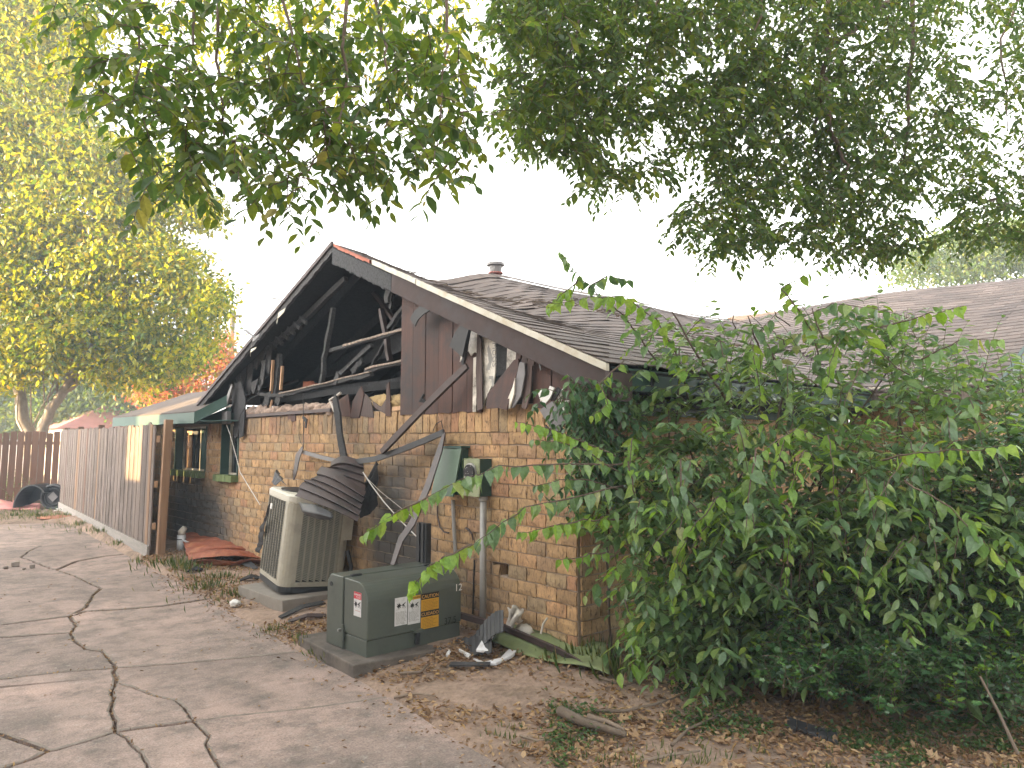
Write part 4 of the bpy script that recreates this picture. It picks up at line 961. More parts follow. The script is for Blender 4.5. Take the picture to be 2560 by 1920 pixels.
MB().box(V(-.150, (my0 + my1) / 2, (mz0 + mz1) / 2), (.008, my1 - my0 + .006, mz1 - mz0 + .006)).build('cover', 'meter_box', MT)
cz_ = (mz0 + mz1) / 2 + .04
dial = MB().tube([V(-.154, mc, cz_), V(-.182, mc, cz_)], .062, 24).build('dial', 'dial', MT)
MB().tube([V(-.154, mc, cz_), V(-.168, mc, cz_)], .074, 24).build('ring', 'metal', MT)
MB().tube([V(-.17, mc + .09, cz_ + .03), V(-.2, mc + .05, cz_ + .1), V(-.17, mc - .03, cz_ + .12)], .003, 5).build('seal_wire', 'weed_leaf', MT)
gz = ground_h(-.1, 1.05)
CD = thing('meter_conduit', (-.07, 1.05, 0), 'grey steel conduit pipe running from the meter down to the ground', 'conduit')
MB().tube([V(-.085, my0 + .03, mz0 + .01), V(-.085, my0 + .03, -.02)], .027, 12).build('pipe', 'galvanized', CD, smooth=True)
MB().tube([V(-.085, my0 + .03, mz0 - .035), V(-.085, my0 + .03, mz0 - .005)], .036, 12).build('coupling', 'galvanized', CD)

# ------------------------------------------------------------------ pad-mounted transformer
TZ = .085
tc0, tc1, tc2 = gZ(920, 1648, TZ), gZ(1147, 1590, TZ), gZ(818, 1605, TZ)
TX0, TX1, TY0, TY1 = (tc0[0] + tc2[0]) / 2, tc1[0], (tc0[1] + tc1[1]) / 2, tc2[1]; TTOP = gX(828, 1434, TX0)[2]
pa, pb, pd = gZ(884, 1663, TZ), gZ(1185, 1606, TZ), gZ(745, 1589, TZ); pc_ = pb + (pd - pa)
MB().prism([V(q[0], q[1], -.06) for q in (pa, pb, pc_, pd)], V(0, 0, TZ + .06)).build('concrete_pad', 'pad_concrete', bevel=.01, **lab('dark weathered concrete pad under the green transformer', 'concrete pad'))
TR = thing('transformer', ((TX0 + TX1) / 2, (TY0 + TY1) / 2, TZ), 'green pad-mounted electric transformer with warning stickers and rounded top', 'transformer')
ym = TY0 + .57 * (TY1 - TY0)
prof = [(ym, TTOP)] + [(TY0 + .15 - .15 * math.sin(a), TTOP - .155 + .15 * math.cos(a)) for a in np.linspace(0, math.pi / 2, 9)] + [(TY0, TZ + .115), (ym, TZ + .115)]
MB().prism([V(TX0, y, z) for y, z in prof], V(TX1 - TX0, 0, 0)).build('hood', 'transformer_green', TR, bevel=.006)
MB().box(V((TX0 + TX1) / 2, (TY0 + ym) / 2 + .004, TZ + .055), (TX1 - TX0 - .008, ym - TY0 - .012, .112)).build('sill_panel', 'transformer_green', TR, bevel=.003)
rear = [(ym + .012, TTOP + .004), (TY1 - .05, TTOP + .004), (TY1, TTOP - .05), (TY1, TZ + .002), (ym + .012, TZ + .002)]
MB().prism([V(TX0 - .006, y, z) for y, z in rear], V(TX1 - TX0 + .012, 0, 0)).build('tank', 'transformer_green', TR, bevel=.006)
MB().box(V((TX0 + TX1) / 2, ym + .006, (TZ + TTOP) / 2), (TX1 - TX0 - .01, .012, TTOP - TZ - .02)).build('hood_seam', 'black', TR)
for x in (TX0 + .09, TX1 - .09): MB().box(V(x, ym - .005, TTOP + .008), (.085, .035, .014)).build('hinge', 'black_plastic', TR, bevel=.004)
MB().tube([V(TX0 - .012, TY1 - .06, TTOP - .07), V(TX0 - .004, TY1 - .06, TTOP - .07)], .016, 10).build('bolt', 'black', TR)
MB().tube([V(TX0 - .03, ym + .03, TZ + .13), V(TX0 - .005, ym + .03, TZ + .13)], .010, 8).build('bolt', 'metal', TR)
MB().box(V(TX0 - .010, ym - .005, TZ + .09), (.012, .02, .17)).build('side_strap', 'transformer_green', TR)
lx = gY(1040, 1600, TY0)[0]
lk = MB().box(V(lx, TY0 - .012, TZ + .118), (.085, .05, .018)).build('latch', 'transformer_green', TR)
MB().box(V(lx + .005, TY0 - .012, TZ + .062), (.034, .022, .085), ax=np.array([[1, 0, -.1], [0, 1, 0], [.1, 0, 1]])).build('padlock', 'black_plastic', lk, bevel=.005)
def plate(c0, c1, face, mat, off, name, par):
    if face == 'y':
        p, q = gY(*c0, TY0), gY(*c1, TY0); x0, x1, z0, z1 = p[0], q[0], q[2], p[2]
        MB().box(V((x0 + x1) / 2, TY0 - off, (z0 + z1) / 2), (x1 - x0, .0012, z1 - z0)).build(name, mat, par); return x0, x1, z0, z1
    p, q = gX(*c0, TX0), gX(*c1, TX0); y0, y1, z0, z1 = q[1], p[1], q[2], p[2]
    MB().box(V(TX0 - off, (y0 + y1) / 2, (z0 + z1) / 2), (.0012, y1 - y0, z1 - z0)).build(name, mat, par); return y0, y1, z0, z1
def print_lines(x0, x1, z0, z1, n, mat, par, off=.0036, face='y', h=.0028):
    m = MB()
    for k in range(n):
        z = z1 - (z1 - z0) * (k + .5) / n; xe = x1 - (x1 - x0) * rng.uniform(.05, .4); x = x0
        while x < xe:
            l = rng.uniform(.006, .018)
            if face == 'y': m.box(V(x + l / 2, TY0 - off, z), (l, .0006, h))
            else: m.box(V(TX0 - off, x + l / 2, z), (.0006, l, h))
            x += l + .004
    m.build('small_print', mat, par, kind='stuff', recalc=False)
def pictogram(cx_, cz0, s, par, face='y'):
    """black burst striking a falling figure"""
    def pt(u, v): return V(cx_ + u * s, TY0 - .0042, cz0 + v * s) if face == 'y' else V(TX0 - .0042, cx_ - u * s, cz0 + v * s)
    ex_ = V(0, .0008, 0) if face == 'y' else V(.0008, 0, 0)
    star = []
    for k in range(16):
        a = 2 * math.pi * k / 16; r_ = (.34 if k % 2 == 0 else .17) * (1 + .25 * math.sin(k * 2.3)); star.append(pt(-.28 + r_ * math.cos(a), .02 + r_ * math.sin(a)))
    MB().prism(star, ex_).build('pictogram', 'ink', par)
    man = [(.02, .02), (.14, .07), (.20, .16), (.27, .14), (.33, .22), (.55, .30), (.57, .26), (.40, .14), (.36, .04), (.50, -.10), (.54, -.30), (.49, -.30), (.43, -.12), (.30, -.02), (.24, -.28), (.19, -.28), (.22, -.02), (.12, .0)]
    MB().prism([pt(u, v) for u, v in man], ex_).build('pictogram', 'ink', par)
s1 = plate((987, 1496), (1017, 1560), 'y', 'sticker_white', .0016, 'sticker', TR); st = bpy.context.scene.objects
def last(n): return [o for o in COL.objects if o.name.split('.')[0] == n][-1]
k1 = last('sticker'); k1['label'] = 'faded white warning sticker with pictogram'
pictogram((s1[0] + s1[1]) / 2, s1[2] + (s1[3] - s1[2]) * .70, .068, k1); print_lines(s1[0] + .008, s1[1] - .006, s1[2] + .008, s1[2] + (s1[3] - s1[2]) * .5, 11, 'ink_grey', k1)
s2 = plate((1020, 1492), (1050, 1556), 'y', 'sticker_white', .0016, 'sticker', TR); k2 = last('sticker'); k2['label'] = 'white warning sticker with yellow WARNING header'
MB().box(V((s2[0] + s2[1]) / 2, TY0 - .0028, s2[3] - .013), (s2[1] - s2[0], .001, .026)).build('header_band', 'sticker_yellow', k2)
text('WARNING', .019, V(s2[0] + .022, TY0 - .0042, s2[3] - .020), (1, 0, 0), (0, 0, 1), 'ink', 'lettering', k2)
MB().prism([V(s2[0] + .004, TY0 - .0042, s2[3] - .021), V(s2[0] + .019, TY0 - .0042, s2[3] - .021), V(s2[0] + .0115, TY0 - .0042, s2[3] - .007)], V(0, .0008, 0)).build('warning_triangle', 'ink', k2)
pictogram((s2[0] + s2[1]) / 2, s2[2] + (s2[3] - s2[2]) * .66, .068, k2); print_lines(s2[0] + .008, s2[1] - .006, s2[2] + .02, s2[2] + (s2[3] - s2[2]) * .46, 9, 'ink_grey', k2)
s3 = plate((1053, 1486), (1096, 1565), 'y', 'sticker_yellow', .0016, 'sticker', TR); k3 = last('sticker'); k3['label'] = 'yellow and black CAUTION CUIDADO sticker'
h3 = s3[3] - s3[2]; w3 = s3[1] - s3[0]; xm = (s3[0] + s3[1]) / 2
for zt, word in ((s3[3], 'CAUTION'), (s3[3] - h3 * .5, 'CUIDADO')):
    MB().box(V(xm, TY0 - .0028, zt - h3 * .075), (w3, .001, h3 * .17)).build('header_band', 'ink', k3)
    text(word, h3 * .135, V(xm, TY0 - .0042, zt - h3 * .125), (1, 0, 0), (0, 0, 1), 'ink_yellow', 'lettering', k3, align='CENTER')
    print_lines(s3[0] + .012, s3[1] - .006, zt - h3 * .47, zt - h3 * .19, 7, 'ink', k3, h=.0016)
s4 = plate((886, 1478), (903, 1544), 'x', 'sticker_white', .0016, 'sticker', TR); k4 = last('sticker'); k4['label'] = 'white danger sticker with red header'
MB().box(V(TX0 - .0028, (s4[0] + s4[1]) / 2, s4[3] - .024), (.001, s4[1] - s4[0], .048)).build('header_band', 'sticker_red', k4)
text('DANGER', .022, V(TX0 - .0042, s4[1] - .006, s4[3] - .024), (0, -1, 0), (0, 0, 1), 'sticker_white', 'lettering', k4)
print_lines(s4[0] + .008, s4[1] - .008, s4[3] - .044, s4[3] - .028, 2, 'sticker_white', k4, face='x')
pictogram((s4[0] + s4[1]) / 2, s4[3] - .085, .075, k4, 'x')
surf('ink_pink', (.55, .35, .33), (.55, .35, .33), 8, .6, bmp=0, vary=0)
print_lines(s4[0] + .012, s4[1] - .008, s4[2] + .04, s4[3] - .13, 4, 'ink_pink', k4, face='x')
p = gY(1138, 1478, TY0); text('12', .075, V(TX1 - .066, TY0 - .0022, p[2]), (1, 0, 0), (0, 0, 1), 'white', 'lettering', TR)
p = gY(1112, 1568, TY0); text('37.5', .070, V(p[0] - .01, TY0 - .0022, p[2] + .02), (1, 0, 0), (0, 0, 1), 'ink_dark_green', 'lettering', TR)

# ------------------------------------------------------------------ fences
FA, FB = V(-.70, 6.95, 0), V(.05, 16.2, 0)
fd = unit(FB - FA); fn = V(-fd[1], fd[0], 0); fn = fn if fn[0] < 0 else -fn      # outward, to the driveway
FE = thing('wooden_fence', tuple(FA), 'weathered grey wooden picket fence along the driveway', 'fence')
nP = int(np.linalg.norm(FB - FA) / .138)
for k in range(nP):
    c = FA + fd * (.09 + k * .138); h = 1.80 + rng.normal(0, .012); lean = fd * rng.normal(0, .008) + (fd * .10 if k == 24 else 0)
    w_ = .132; z0 = .17 if k % 9 else .14; off = fn * (.012 + (k % 2) * .004)
    a0, a1 = c - fd * w_ / 2 + off, c + fd * w_ / 2 + off
    mat = 'new_wood' if k in (1, 30, 46, 47) else ('brown_wood' if k in (39, 58) else 'grey_wood')
    top = [V(0, 0, h - .01 + rng.normal(0, .006)) , V(0, 0, h + rng.normal(0, .006))]
    b_ = V(0, 0, z0)
    MB().hexa([a0 + b_, a1 + b_, a1 + b_ + fn * .016, a0 + b_ + fn * .016, a0 + top[0] + lean, a1 + top[1] + lean, a1 + top[1] + lean + fn * .016, a0 + top[0] + lean + fn * .016]).build('picket', mat, FE)
for k in range(3):
    a0, a1 = FA + fd * (k * 3.05 + .05), FA + fd * (min((k + 1) * 3.05, 9.1) + .03)
    MB().ribbon([a0 + fn * .036 + V(0, 0, .10), a1 + fn * .036 + V(0, 0, .10)], V(0, 0, 1), .19, .03).build('kick_board', 'kick_wood', FE)
for z in (.45, 1.0, 1.6): MB().ribbon([FA + fd * .0 - fn * .012 + V(0, 0, z), FB - fn * .012 + V(0, 0, z)], V(0, 0, 1), .085, .04).build('rail', 'raw_wood', FE)
for k, d_ in enumerate((-.06, 2.4, 4.8, 7.2, 9.2)):
    p = FA + fd * d_ - fn * .09; tp = V(.025, 0, 0) if k == 0 else V(0, 0, 0)
    MB().ribbon([p, p + V(0, 0, 1.86) + tp], fd, .10, .10).build('post', 'new_wood' if k == 0 else 'brown_wood', FE, bevel=.008)
F2 = thing('wooden_fence', (-.6, 17.6, 0), 'brown slatted fence with bright gaps behind the trunk at left', 'fence')
f0 = V(.9, 17.2, 0); f2d = unit(V(-1, .28, 0))
for k in range(33):
    c = f0 + f2d * (k * .148); MB().ribbon([c + V(0, 0, .02), c + V(0, 0, 1.78 + rng.normal(0, .02))], f2d, .134, .018).build('picket', 'brown_wood', F2)
for z in (.4, 1.5): MB().ribbon([f0 + V(.02, .04, z), f0 + f2d * 4.8 + V(.02, .04, z)], V(0, 0, 1), .08, .04).build('rail', 'brown_wood', F2)

# ------------------------------------------------------------------ loose things on the ground
def gh(p): return float(ground_h(p[0], p[1]))
def gp(px, py):
    z = 0.0
    for _ in range(4): q = gZ(px, py, z); z = gh(q)
    return V(q[0], q[1], z)
# rusty corrugated sheet
c0, c1 = gp(455, 1395), gp(660, 1405)
G = []
for i in range(29):
    u = i / 28; row = []
    for j in range(15):
        v = j / 14
        p = gp(450 + 200 * v + 20 * (1 - u), 1412 - 52 * u * (1 - .35 * v)); h = .06 + .06 * u + .05 * math.sin(v * 3.1) + .04 * abs(math.sin(u * 14)) + rng.normal(0, .004)
        row.append(p + V(0, 0, h))
    G.append(row)
MB().sheet(G, .004).build('rusty_sheet', 'rust', **lab('crumpled rust-red corrugated metal sheet lying beside the fence post', 'metal sheet'))
G = []
for i in range(5):
    row = []
    for j in range(13):
        v = j / 12; p = gp(490 + 165 * v, 1420 - 2 * i); row.append(p + V(0, 0, .09 - .022 * i + .015 * math.sin(v * 9) + rng.normal(0, .004)))
    G.append(row)
MB().sheet(G, .004).build('rusty_strip', 'rust', **lab('narrow rust-red metal strip under the corrugated sheet edge', 'metal sheet'))
for k, (a, b, m_, lb) in enumerate((((470, 1432), (505, 1428), 'char', 'small black burnt scrap in the grass before the rusty sheet'), ((590, 1408), (640, 1425), 'dark_sheet', 'dark curled strip lying under the rusty sheet'), ((600, 1455), (650, 1448), 'char', 'charred scrap on the dirt left of the pale pad'), ((700, 1545), (810, 1510), 'char_grey', 'long charred board on the dirt in front of the pale pad'), ((720, 1560), (815, 1540), 'brown_trim', 'thin reddish board on the dirt beside the transformer pad'))):
    p, q = gp(*a), gp(*b); MB().ribbon([p + V(0, 0, .02), (p + q) / 2 + V(0, 0, .045), q + V(0, 0, .015)], V(.6, .8, .25), [.05, .10, .05] if k < 3 else [.05, .06, .05], .012).build('burnt_scrap', m_, **lab(lb, 'burnt scrap'))
# white pipe stub
pc = gp(452, 1375)
PV = thing('pipe_stub', tuple(pc), 'white plastic cleanout pipe stub by the brick wall behind the fence post', 'pipe')
MB().tube([pc - V(0, 0, .03), pc + V(0, 0, .20)], .055, 14).build('pipe', 'pvc', PV, smooth=True)
MB().tube([pc + V(0, 0, .20), pc + V(0, 0, .24), pc + V(.03, -.03, .30)], [.045, .05, .035], 10).build('stuffed_cap', 'cloth', PV, smooth=True)
MB().tube([pc + V(0, 0, .14), pc + V(0, 0, .15)], .058, 14).build('band', 'dark_sheet', PV)
MB().tube([pc + V(0, -.05, .14), pc + V(.05, -.22, .10)], .014, 8).build('side_pipe', 'pvc', PV)
# crumpled white wrapper
lump('crumpled_wrapper', 'white', gp(588, 1517) + V(0, 0, .03), (.05, .06, .035), 10, **lab('crumpled white plastic wrapper at the driveway edge', 'wrapper'))
# black ridged post standing behind the transformer
q0 = gX(1058, 1425, -.28); q1 = gX(1058, 1307, -.28); DP = thing('downspout_piece', (q0[0], q0[1], .05), 'black ridged downspout piece standing upright behind the transformer', 'downspout')
for k in range(5): MB().box(V(-.28 - .01 * (k % 2), q0[1] + (k - 2) * .028, (q1[2] + .06) / 2), (.05, .027, q1[2] - .06)).build('ridge', 'black_plastic', DP)
# debris between transformer and corner
G = []
for i in range(25):
    u = i / 24; row = []
    for j in range(9):
        v = j / 8; a = gX(1185 + 75 * u, 1590 - 65 * math.sin(u * 1.65) + 60 * v * (1 - .1 * u), -.30 - .12 * v); row.append(a + V(-1, 0, .2) * .014 * (i % 3 == 0))
    G.append(row)
MB().sheet(G, .006).build('ribbed_sheet', 'dark_sheet', **lab('dark grey ribbed sheet standing on edge right of the transformer', 'ribbed sheet'))
G = []
for i in range(8):
    row = []
    for j in range(12):
        u, v = i / 7, j / 11; p = gX(1140 + 90 * v, 1600 + 45 * u - 10 * v, -.36 - .12 * u); row.append(p + V(0, 0, .012 * (j % 2)))
    G.append(row)
MB().sheet(G, .006).build('ribbed_sheet', 'dark_sheet', **lab('flat dark ribbed sheet lying under the long angle rail', 'ribbed sheet'))
m = MB(); r0 = [gp(x_, y_) for x_, y_ in ((1145, 1585), (1260, 1612), (1400, 1655), (1470, 1682))]; hs = (.14, .12, .07, .03)
rp = [p + V(0, 0, h) for p, h in zip(r0, hs)]; m.ribbon(rp, V(0, 0, 1), .045, .006); m.ribbon([p + V(.01, .03, .018) for p in rp], V(.4, 1, 0), .05, .006)
m.build('angle_rail', 'brown_trim', **lab('long brown angle rail lying from the transformer towards the wall corner', 'rail'))
G = []
for i in range(9):
    row = []
    for j in range(14):
        u, v = i / 8, j / 13; p = gp(1255 + 260 * v - 30 * u + 40 * u * v, 1592 + 52 * v + (26 + 34 * v) * u); row.append(p + V(0, 0, .06 * (1 - u) + .03 + .018 * math.sin(v * 7 + u * 2) + rng.normal(0, .003)))
    G.append(row)
MB().sheet(G, .004).build('green_sheet', 'green_tarp', smooth=True, **lab('creased olive green plastic sheet along the foot of the wall corner', 'plastic sheet'))
G = []
for i in range(12):
    row = []
    for j in range(6):
        u, v = i / 11, j / 5; p = gX(1268 + 38 * u + 4 * math.sin(v * 6), 1518 + 60 * v * (1 - .5 * u) + 6 * math.sin(u * 9), -.10 - .07 * math.sin(u * 3.1) - .03 * math.sin(v * 5 + u * 7)); row.append(p)
    G.append(row)
MB().sheet(G, .012).build('rag', 'cloth', smooth=True, **lab('dirty white rag hanging out of the hole in the bricks', 'rag'))
MB().tube([gX(1352, 1585, -.12), gX(1358, 1560, -.1), gX(1368, 1545, -.1)], .008, 6).build('pipe_end', 'cloth', **lab('thin pale bent pipe end sticking up at the wall foot', 'pipe'))
lump('plaster_lump', 'cloth', gX(1310, 1578, -.1), (.05, .09, .05), **lab('pale lump of plaster at the foot of the wall', 'plaster lump'))
for k, (poly, z, lb) in enumerate((([(1190, 1652), (1230, 1602), (1238, 1615), (1224, 1640), (1222, 1655)], .07, 'upright triangular white foam shard before the angle rail'), ([(1183, 1655), (1210, 1665), (1250, 1655), (1290, 1615), (1302, 1628), (1280, 1650), (1240, 1668), (1200, 1668)], .03, 'curved broken white foam piece on the leaf litter'), ([(1146, 1628), (1150, 1628), (1178, 1645), (1172, 1652)], .03, 'narrow white foam sliver near the transformer pad'), ([(1114, 1645), (1122, 1628), (1127, 1632), (1120, 1652)], .03, 'small white shard leaning at the transformer pad corner'))):
    P_ = [gp(*p) + V(0, 0, z + (.05 * (1660 - p[1]) / 50 if k == 0 else 0)) for p in poly]; MB().prism(P_, V(0, 0, -.02)).build('foam_shard', 'white_foam', bevel=.004, **lab(lb, 'foam shard'))
for k, (a, b, w_, lb) in enumerate((((1125, 1672), (1225, 1672), .05, 'dark strip lying flat before the white foam'), ((1170, 1530), (1190, 1520), .05, 'short broken brown board at the conduit foot'))):
    p, q = gp(*a), gp(*b); MB().ribbon([p + V(0, 0, .03), q + V(0, 0, .03 + .1 * k)], V(.3, 1, .1), w_, .012).build('board_scrap', 'dark_sheet' if k == 0 else 'char_pale', **lab(lb, 'board scrap'))
# ridged dark slab lying in the leaves at bottom right
RT = thing('ridged_tile', tuple(gp(2040, 1850)), 'dark ridged roofing strip half buried in leaves at lower right', 'roofing strip')
for k in range(5):
    u0, u1 = k / 5, (k + .93) / 5
    q = [gp(1968 + 128 * u, 1828 + 42 * u - (0 if v == 0 else 22)) + V(0, 0, .035) for u, v in ((u0, 0), (u1, 0), (u1, 1), (u0, 1))]
    MB().prism(q, V(0, 0, -.02)).build('ridge_panel', 'dark_sheet', RT, bevel=.004)
# sticks
def stick_g(pts, r, label, name='dead_stick', mat='dead_stick', group=None, cat='stick'):
    P_ = [gp(*p) + V(0, 0, r * 1.3 + .012) for p in pts]; k = len(P_)
    MB().tube(P_, [r * (1 - .5 * i / (k - 1)) for i in range(k)], 7).build(name, mat, smooth=True, **lab(label, cat, group))
stick_g([(1400, 1800), (1460, 1830), (1510, 1845), (1565, 1862)], .03, 'rotten grey log lying in the leaves at bottom centre', 'rotten_log', cat='log')
stick_g([(1470, 1808), (1520, 1822), (1560, 1842)], .018, 'thin split log beside the rotten log', 'rotten_log', cat='log')
stick_g([(1680, 1875), (1720, 1835), (1780, 1805), (1840, 1775)], .010, 'long pale stick rising to the right across the litter')
stick_g([(1490, 1785), (1560, 1783), (1640, 1770), (1690, 1755)], .010, 'pale branch lying level above the rotten log')
stick_g([(1610, 1915), (1680, 1900), (1750, 1890)], .010, 'stick lying along the bottom edge of the picture')
stick_g([(1785, 1745), (1830, 1735)], .022, 'short bleached stub of wood under the bush'); stick_g([(1815, 1755), (1850, 1735)], .018, 'second bleached stub crossing under the bush')
stick_g([(1300, 1850), (1340, 1862), (1385, 1860)], .007, 'thin twig on bare dirt left of the rotten log'); stick_g([(985, 1750), (1040, 1742), (1090, 1748)], .008, 'thin twig at the driveway edge before the transformer')
stick_g([(1000, 1695), (1050, 1690), (1070, 1672)], .012, 'crooked root at the foot of the transformer pad'); stick_g([(1490, 1700), (1560, 1722), (1590, 1715)], .008, 'thin twig below the green sheet')
# broken concrete crumbs and a brick end on the driveway
for k, (x_, y_, r_, lb) in enumerate(((38, 1416, .05, 'squarish chunk of concrete on the far left of the driveway'), (80, 1420, .035, 'flat concrete crumb right of the concrete chunk'), (15, 1422, .03, 'small crumb left of the concrete chunk'), (60, 1424, .02, 'tiny crumb before the concrete chunk'))):
    c = gZ(x_, y_, 0); MB().box(c + V(0, 0, r_ * .55), (r_ * 1.6, r_ * 1.4, r_ * 1.1), jit=r_ * .12).build('concrete_chunk', 'rock', bevel=.006, **lab(lb, 'concrete chunk'))
# black bin lying on its side with a wheel-like ring, pink batts, plank by the fence end
bc = gp(118, 1272); right = unit(V(ex[0], ex[1], 0)); fwd = unit(V(ey[0], ey[1], 0))
BN = thing('black_bin', tuple(bc), 'black plastic bin lying on its side by the far end of the fence', 'bin')
r_ = .30; c = bc + right * .14 + V(0, 0, .27)
MB().tube([c + fwd * .3, c + fwd * .05, c - fwd * .02], [.24, .27, .28], 24).build('drum', 'black', BN)
MB().tube([c + .26 * (right * math.cos(a) + V(0, 0, 1) * math.sin(a)) - fwd * .04 for a in np.linspace(0, 2 * math.pi, 25)], .035, 6, False).build('rim', 'dark_sheet', BN, smooth=True)
MB().tube([c + .19 * (right * math.cos(a) + V(0, 0, 1) * math.sin(a)) - fwd * .03 for a in np.linspace(0, 2 * math.pi, 25)], .02, 6, False).build('inner_rim', 'black_plastic', BN, smooth=True)
d1 = unit(right + V(0, 0, 1)); d2 = unit(right - V(0, 0, 1)); MB().prism([c - fwd * .05 + d1 * .08 * a + d2 * .08 * b for a, b in ((1, 1), (1, -1), (-1, -1), (-1, 1))], fwd * .01).build('label_plate', 'grey_plastic', BN)
c2 = bc - right * .22 + V(0, 0, .02); arc = [c2 + right * .38 * (math.cos(a)) * -1 + V(0, 0, .52 * math.sin(a)) for a in np.linspace(.05, 2.4, 14)]
MB().ribbon(arc + [], fwd, .5, .03).build('lid', 'black_plastic', BN, smooth=False)
MB().prism([p + fwd * .2 for p in arc] , fwd * .03).build('lid_side', 'black_plastic', BN)
G = lambda ax_, bx, ay, by, h: [[gp(ax_ + (bx - ax_) * v, ay + (by - ay) * u) + V(0, 0, .03 + h * math.sin(u * 3.1) * (1 + .3 * math.sin(v * 11 + u * 5))) for v in np.linspace(0, 1, 14)] for u in np.linspace(0, 1, 8)]
MB().sheet(G(-60, 55, 1275, 1255, .10), .02).build('pink_batt', 'pink_batt', smooth=True, **lab('folded pink insulation batt on the grass at the far left', 'insulation batt'))
MB().sheet(G(35, 100, 1276, 1262, .05), .02).build('pink_batt', 'pink_batt', smooth=True, **lab('flat pale pink insulation piece in front of the black bin', 'insulation batt'))
p = gp(122, 1240); MB().ribbon([p + right * -.02, p - right * .22 + V(0, 0, .55) + fwd * .1], right, .14, .03).build('leaning_plank', 'grey_wood', **lab('short grey plank leaning behind the black bin', 'plank'))
for k, (x_, y_) in enumerate(((150, 1276), (158, 1270), (146, 1280))):
    p = gp(x_, y_); MB().box(p + V(0, 0, .04), (.16, .05, .02), jit=.01).build('pale_scrap', 'white', **lab(('pale broken scrap right of the black bin, middle of three', 'pale broken scrap against the fence foot right of the black bin', 'pale broken scrap nearest the driveway, right of the black bin')[k], 'scrap', 'pale scraps by the bin'))
lump('dirt_mound', 'copper_dirt', gp(150, 1300), (.35, .5, .03), kind='structure')
# utility pole
pp = atD(570, 1080, 34); UP = thing('utility_pole', (pp[0], pp[1], 0), 'tall wooden utility pole standing behind the left roof edge', 'utility pole')
tp = atD(570, 770, 34); MB().tube([V(pp[0], pp[1], 0), V(pp[0], pp[1], tp[2])], [.16, .12], 10).build('pole', 'bark', UP); MB().box(V(pp[0], pp[1], tp[2] - .25), (.9, .1, .12)).build('crossarm', 'bark', UP)
# distant red roof far left
nb = atD(250, 1060, 30); NBH = thing('distant_house', (nb[0], nb[1], 0), 'distant house with a red roof showing above the fence', 'house')
MB().box(V(nb[0] + 1, nb[1] + 1, 1.0), (5, 4, 2.0)).build('wall', 'house_and_blocker_wall', NBH)
MB().hexa([V(nb[0] - 1.8, nb[1] - 1.3, 2.0), V(nb[0] + 3.8, nb[1] - 1.3, 2.0), V(nb[0] + 3.8, nb[1] + 3.3, 2.0), V(nb[0] - 1.8, nb[1] + 3.3, 2.0), V(nb[0] + .4, nb[1] + .9, 3.0), V(nb[0] + 1.8, nb[1] + .9, 3.0), V(nb[0] + 1.8, nb[1] + 1.1, 3.0), V(nb[0] + .4, nb[1] + 1.1, 3.0)]).build('roof', 'red_roof', NBH)

# unseen house blocks added to block the low sun, gap lights the fence
def add_blocker(y0, y1, h, label, roof=True, dx=0.0):
    T = thing('sun_blocker', (-10 + dx, (y0 + y1) / 2, 0), label, 'house')
    MB().box(V(-13.0 + dx, (y0 + y1) / 2, h / 2), (8, y1 - y0, h)).build('wall', 'house_and_blocker_wall', T)
    if roof: MB().hexa([V(-17.3 + dx, y0 - .02, h), V(-8.7 + dx, y0 - .02, h), V(-8.7 + dx, y1 + .02, h), V(-17.3 + dx, y1 + .02, h), V(-14 + dx, y0 + 3, h + 1.6), V(-12 + dx, y0 + 3, h + 1.6), V(-12 + dx, y1 - 3, h + 1.6), V(-14 + dx, y1 - 3, h + 1.6)]).build('roof', 'blocker_roof', T)
    for k in range(int((y1 - y0) / 4)):
        for z in ([1.5, 4.2] if h > 4 else [1.5]):
            w_ = MB().box(V(-8.985 + dx, y0 + 2 + k * 4, z), (.04, 1.2, 1.4)).build('window', 'window_dark', T); MB().box(V(-8.97 + dx, y0 + 2 + k * 4, z - .75), (.1, 1.4, .08)).build('sill', 'white', w_)
add_blocker(-16, 10.45, 5.6, 'unseen two-storey house block added to shade the driveway, nearer one')
add_blocker(16.7, 22.3, 7.2, 'unseen tall house block added to shade the fence, farther one', dx=-8.0)
add_blocker(10.5, 14.0, 2.25, 'unseen low block added to bound the sun patch on the fence', False)

# ------------------------------------------------------------------ vegetation
T_BIG = (np.array([(0, 0, 0), (.22, .36, .05), (.22, -.36, .05), (.5, .5, .07), (.5, -.5, .07), (.78, .3, .0), (.78, -.3, .0), (1, 0, -.12), (.25, 0, -.01), (.52, 0, -.01), (.8, 0, -.05)]),
         [(0, 8, 1), (0, 2, 8), (8, 9, 3, 1), (8, 2, 4, 9), (9, 10, 5, 3), (9, 4, 6, 10), (10, 7, 5), (10, 6, 7)])
T_HEART = (np.array([(0, 0, 0), (.03, .30, .03), (.03, -.30, .03), (.28, .5, .06), (.28, -.5, .06), (.62, .33, .02), (.62, -.33, .02), (1, 0, -.15), (.25, 0, -.02), (.55, 0, -.02), (.8, .12, -.06), (.8, -.12, -.06)]),
           [(0, 8, 3, 1), (0, 2, 4, 8), (8, 9, 5, 3), (8, 4, 6, 9), (9, 7, 10, 5), (9, 6, 11, 7)])
T_HOLLY = (np.array([(0, 0, 0), (.2, .22, .02), (.2, -.22, .02), (.3, .5, .08), (.3, -.5, .08), (.5, .2, 0), (.5, -.2, 0), (.65, .42, .08), (.65, -.42, .08), (.75, .14, 0), (.75, -.14, 0), (1, 0, -.08)]),
           [(0, 2, 1), (1, 2, 6, 5), (1, 5, 3), (2, 4, 6), (5, 6, 10, 9), (5, 9, 7), (6, 8, 10), (9, 10, 11)])
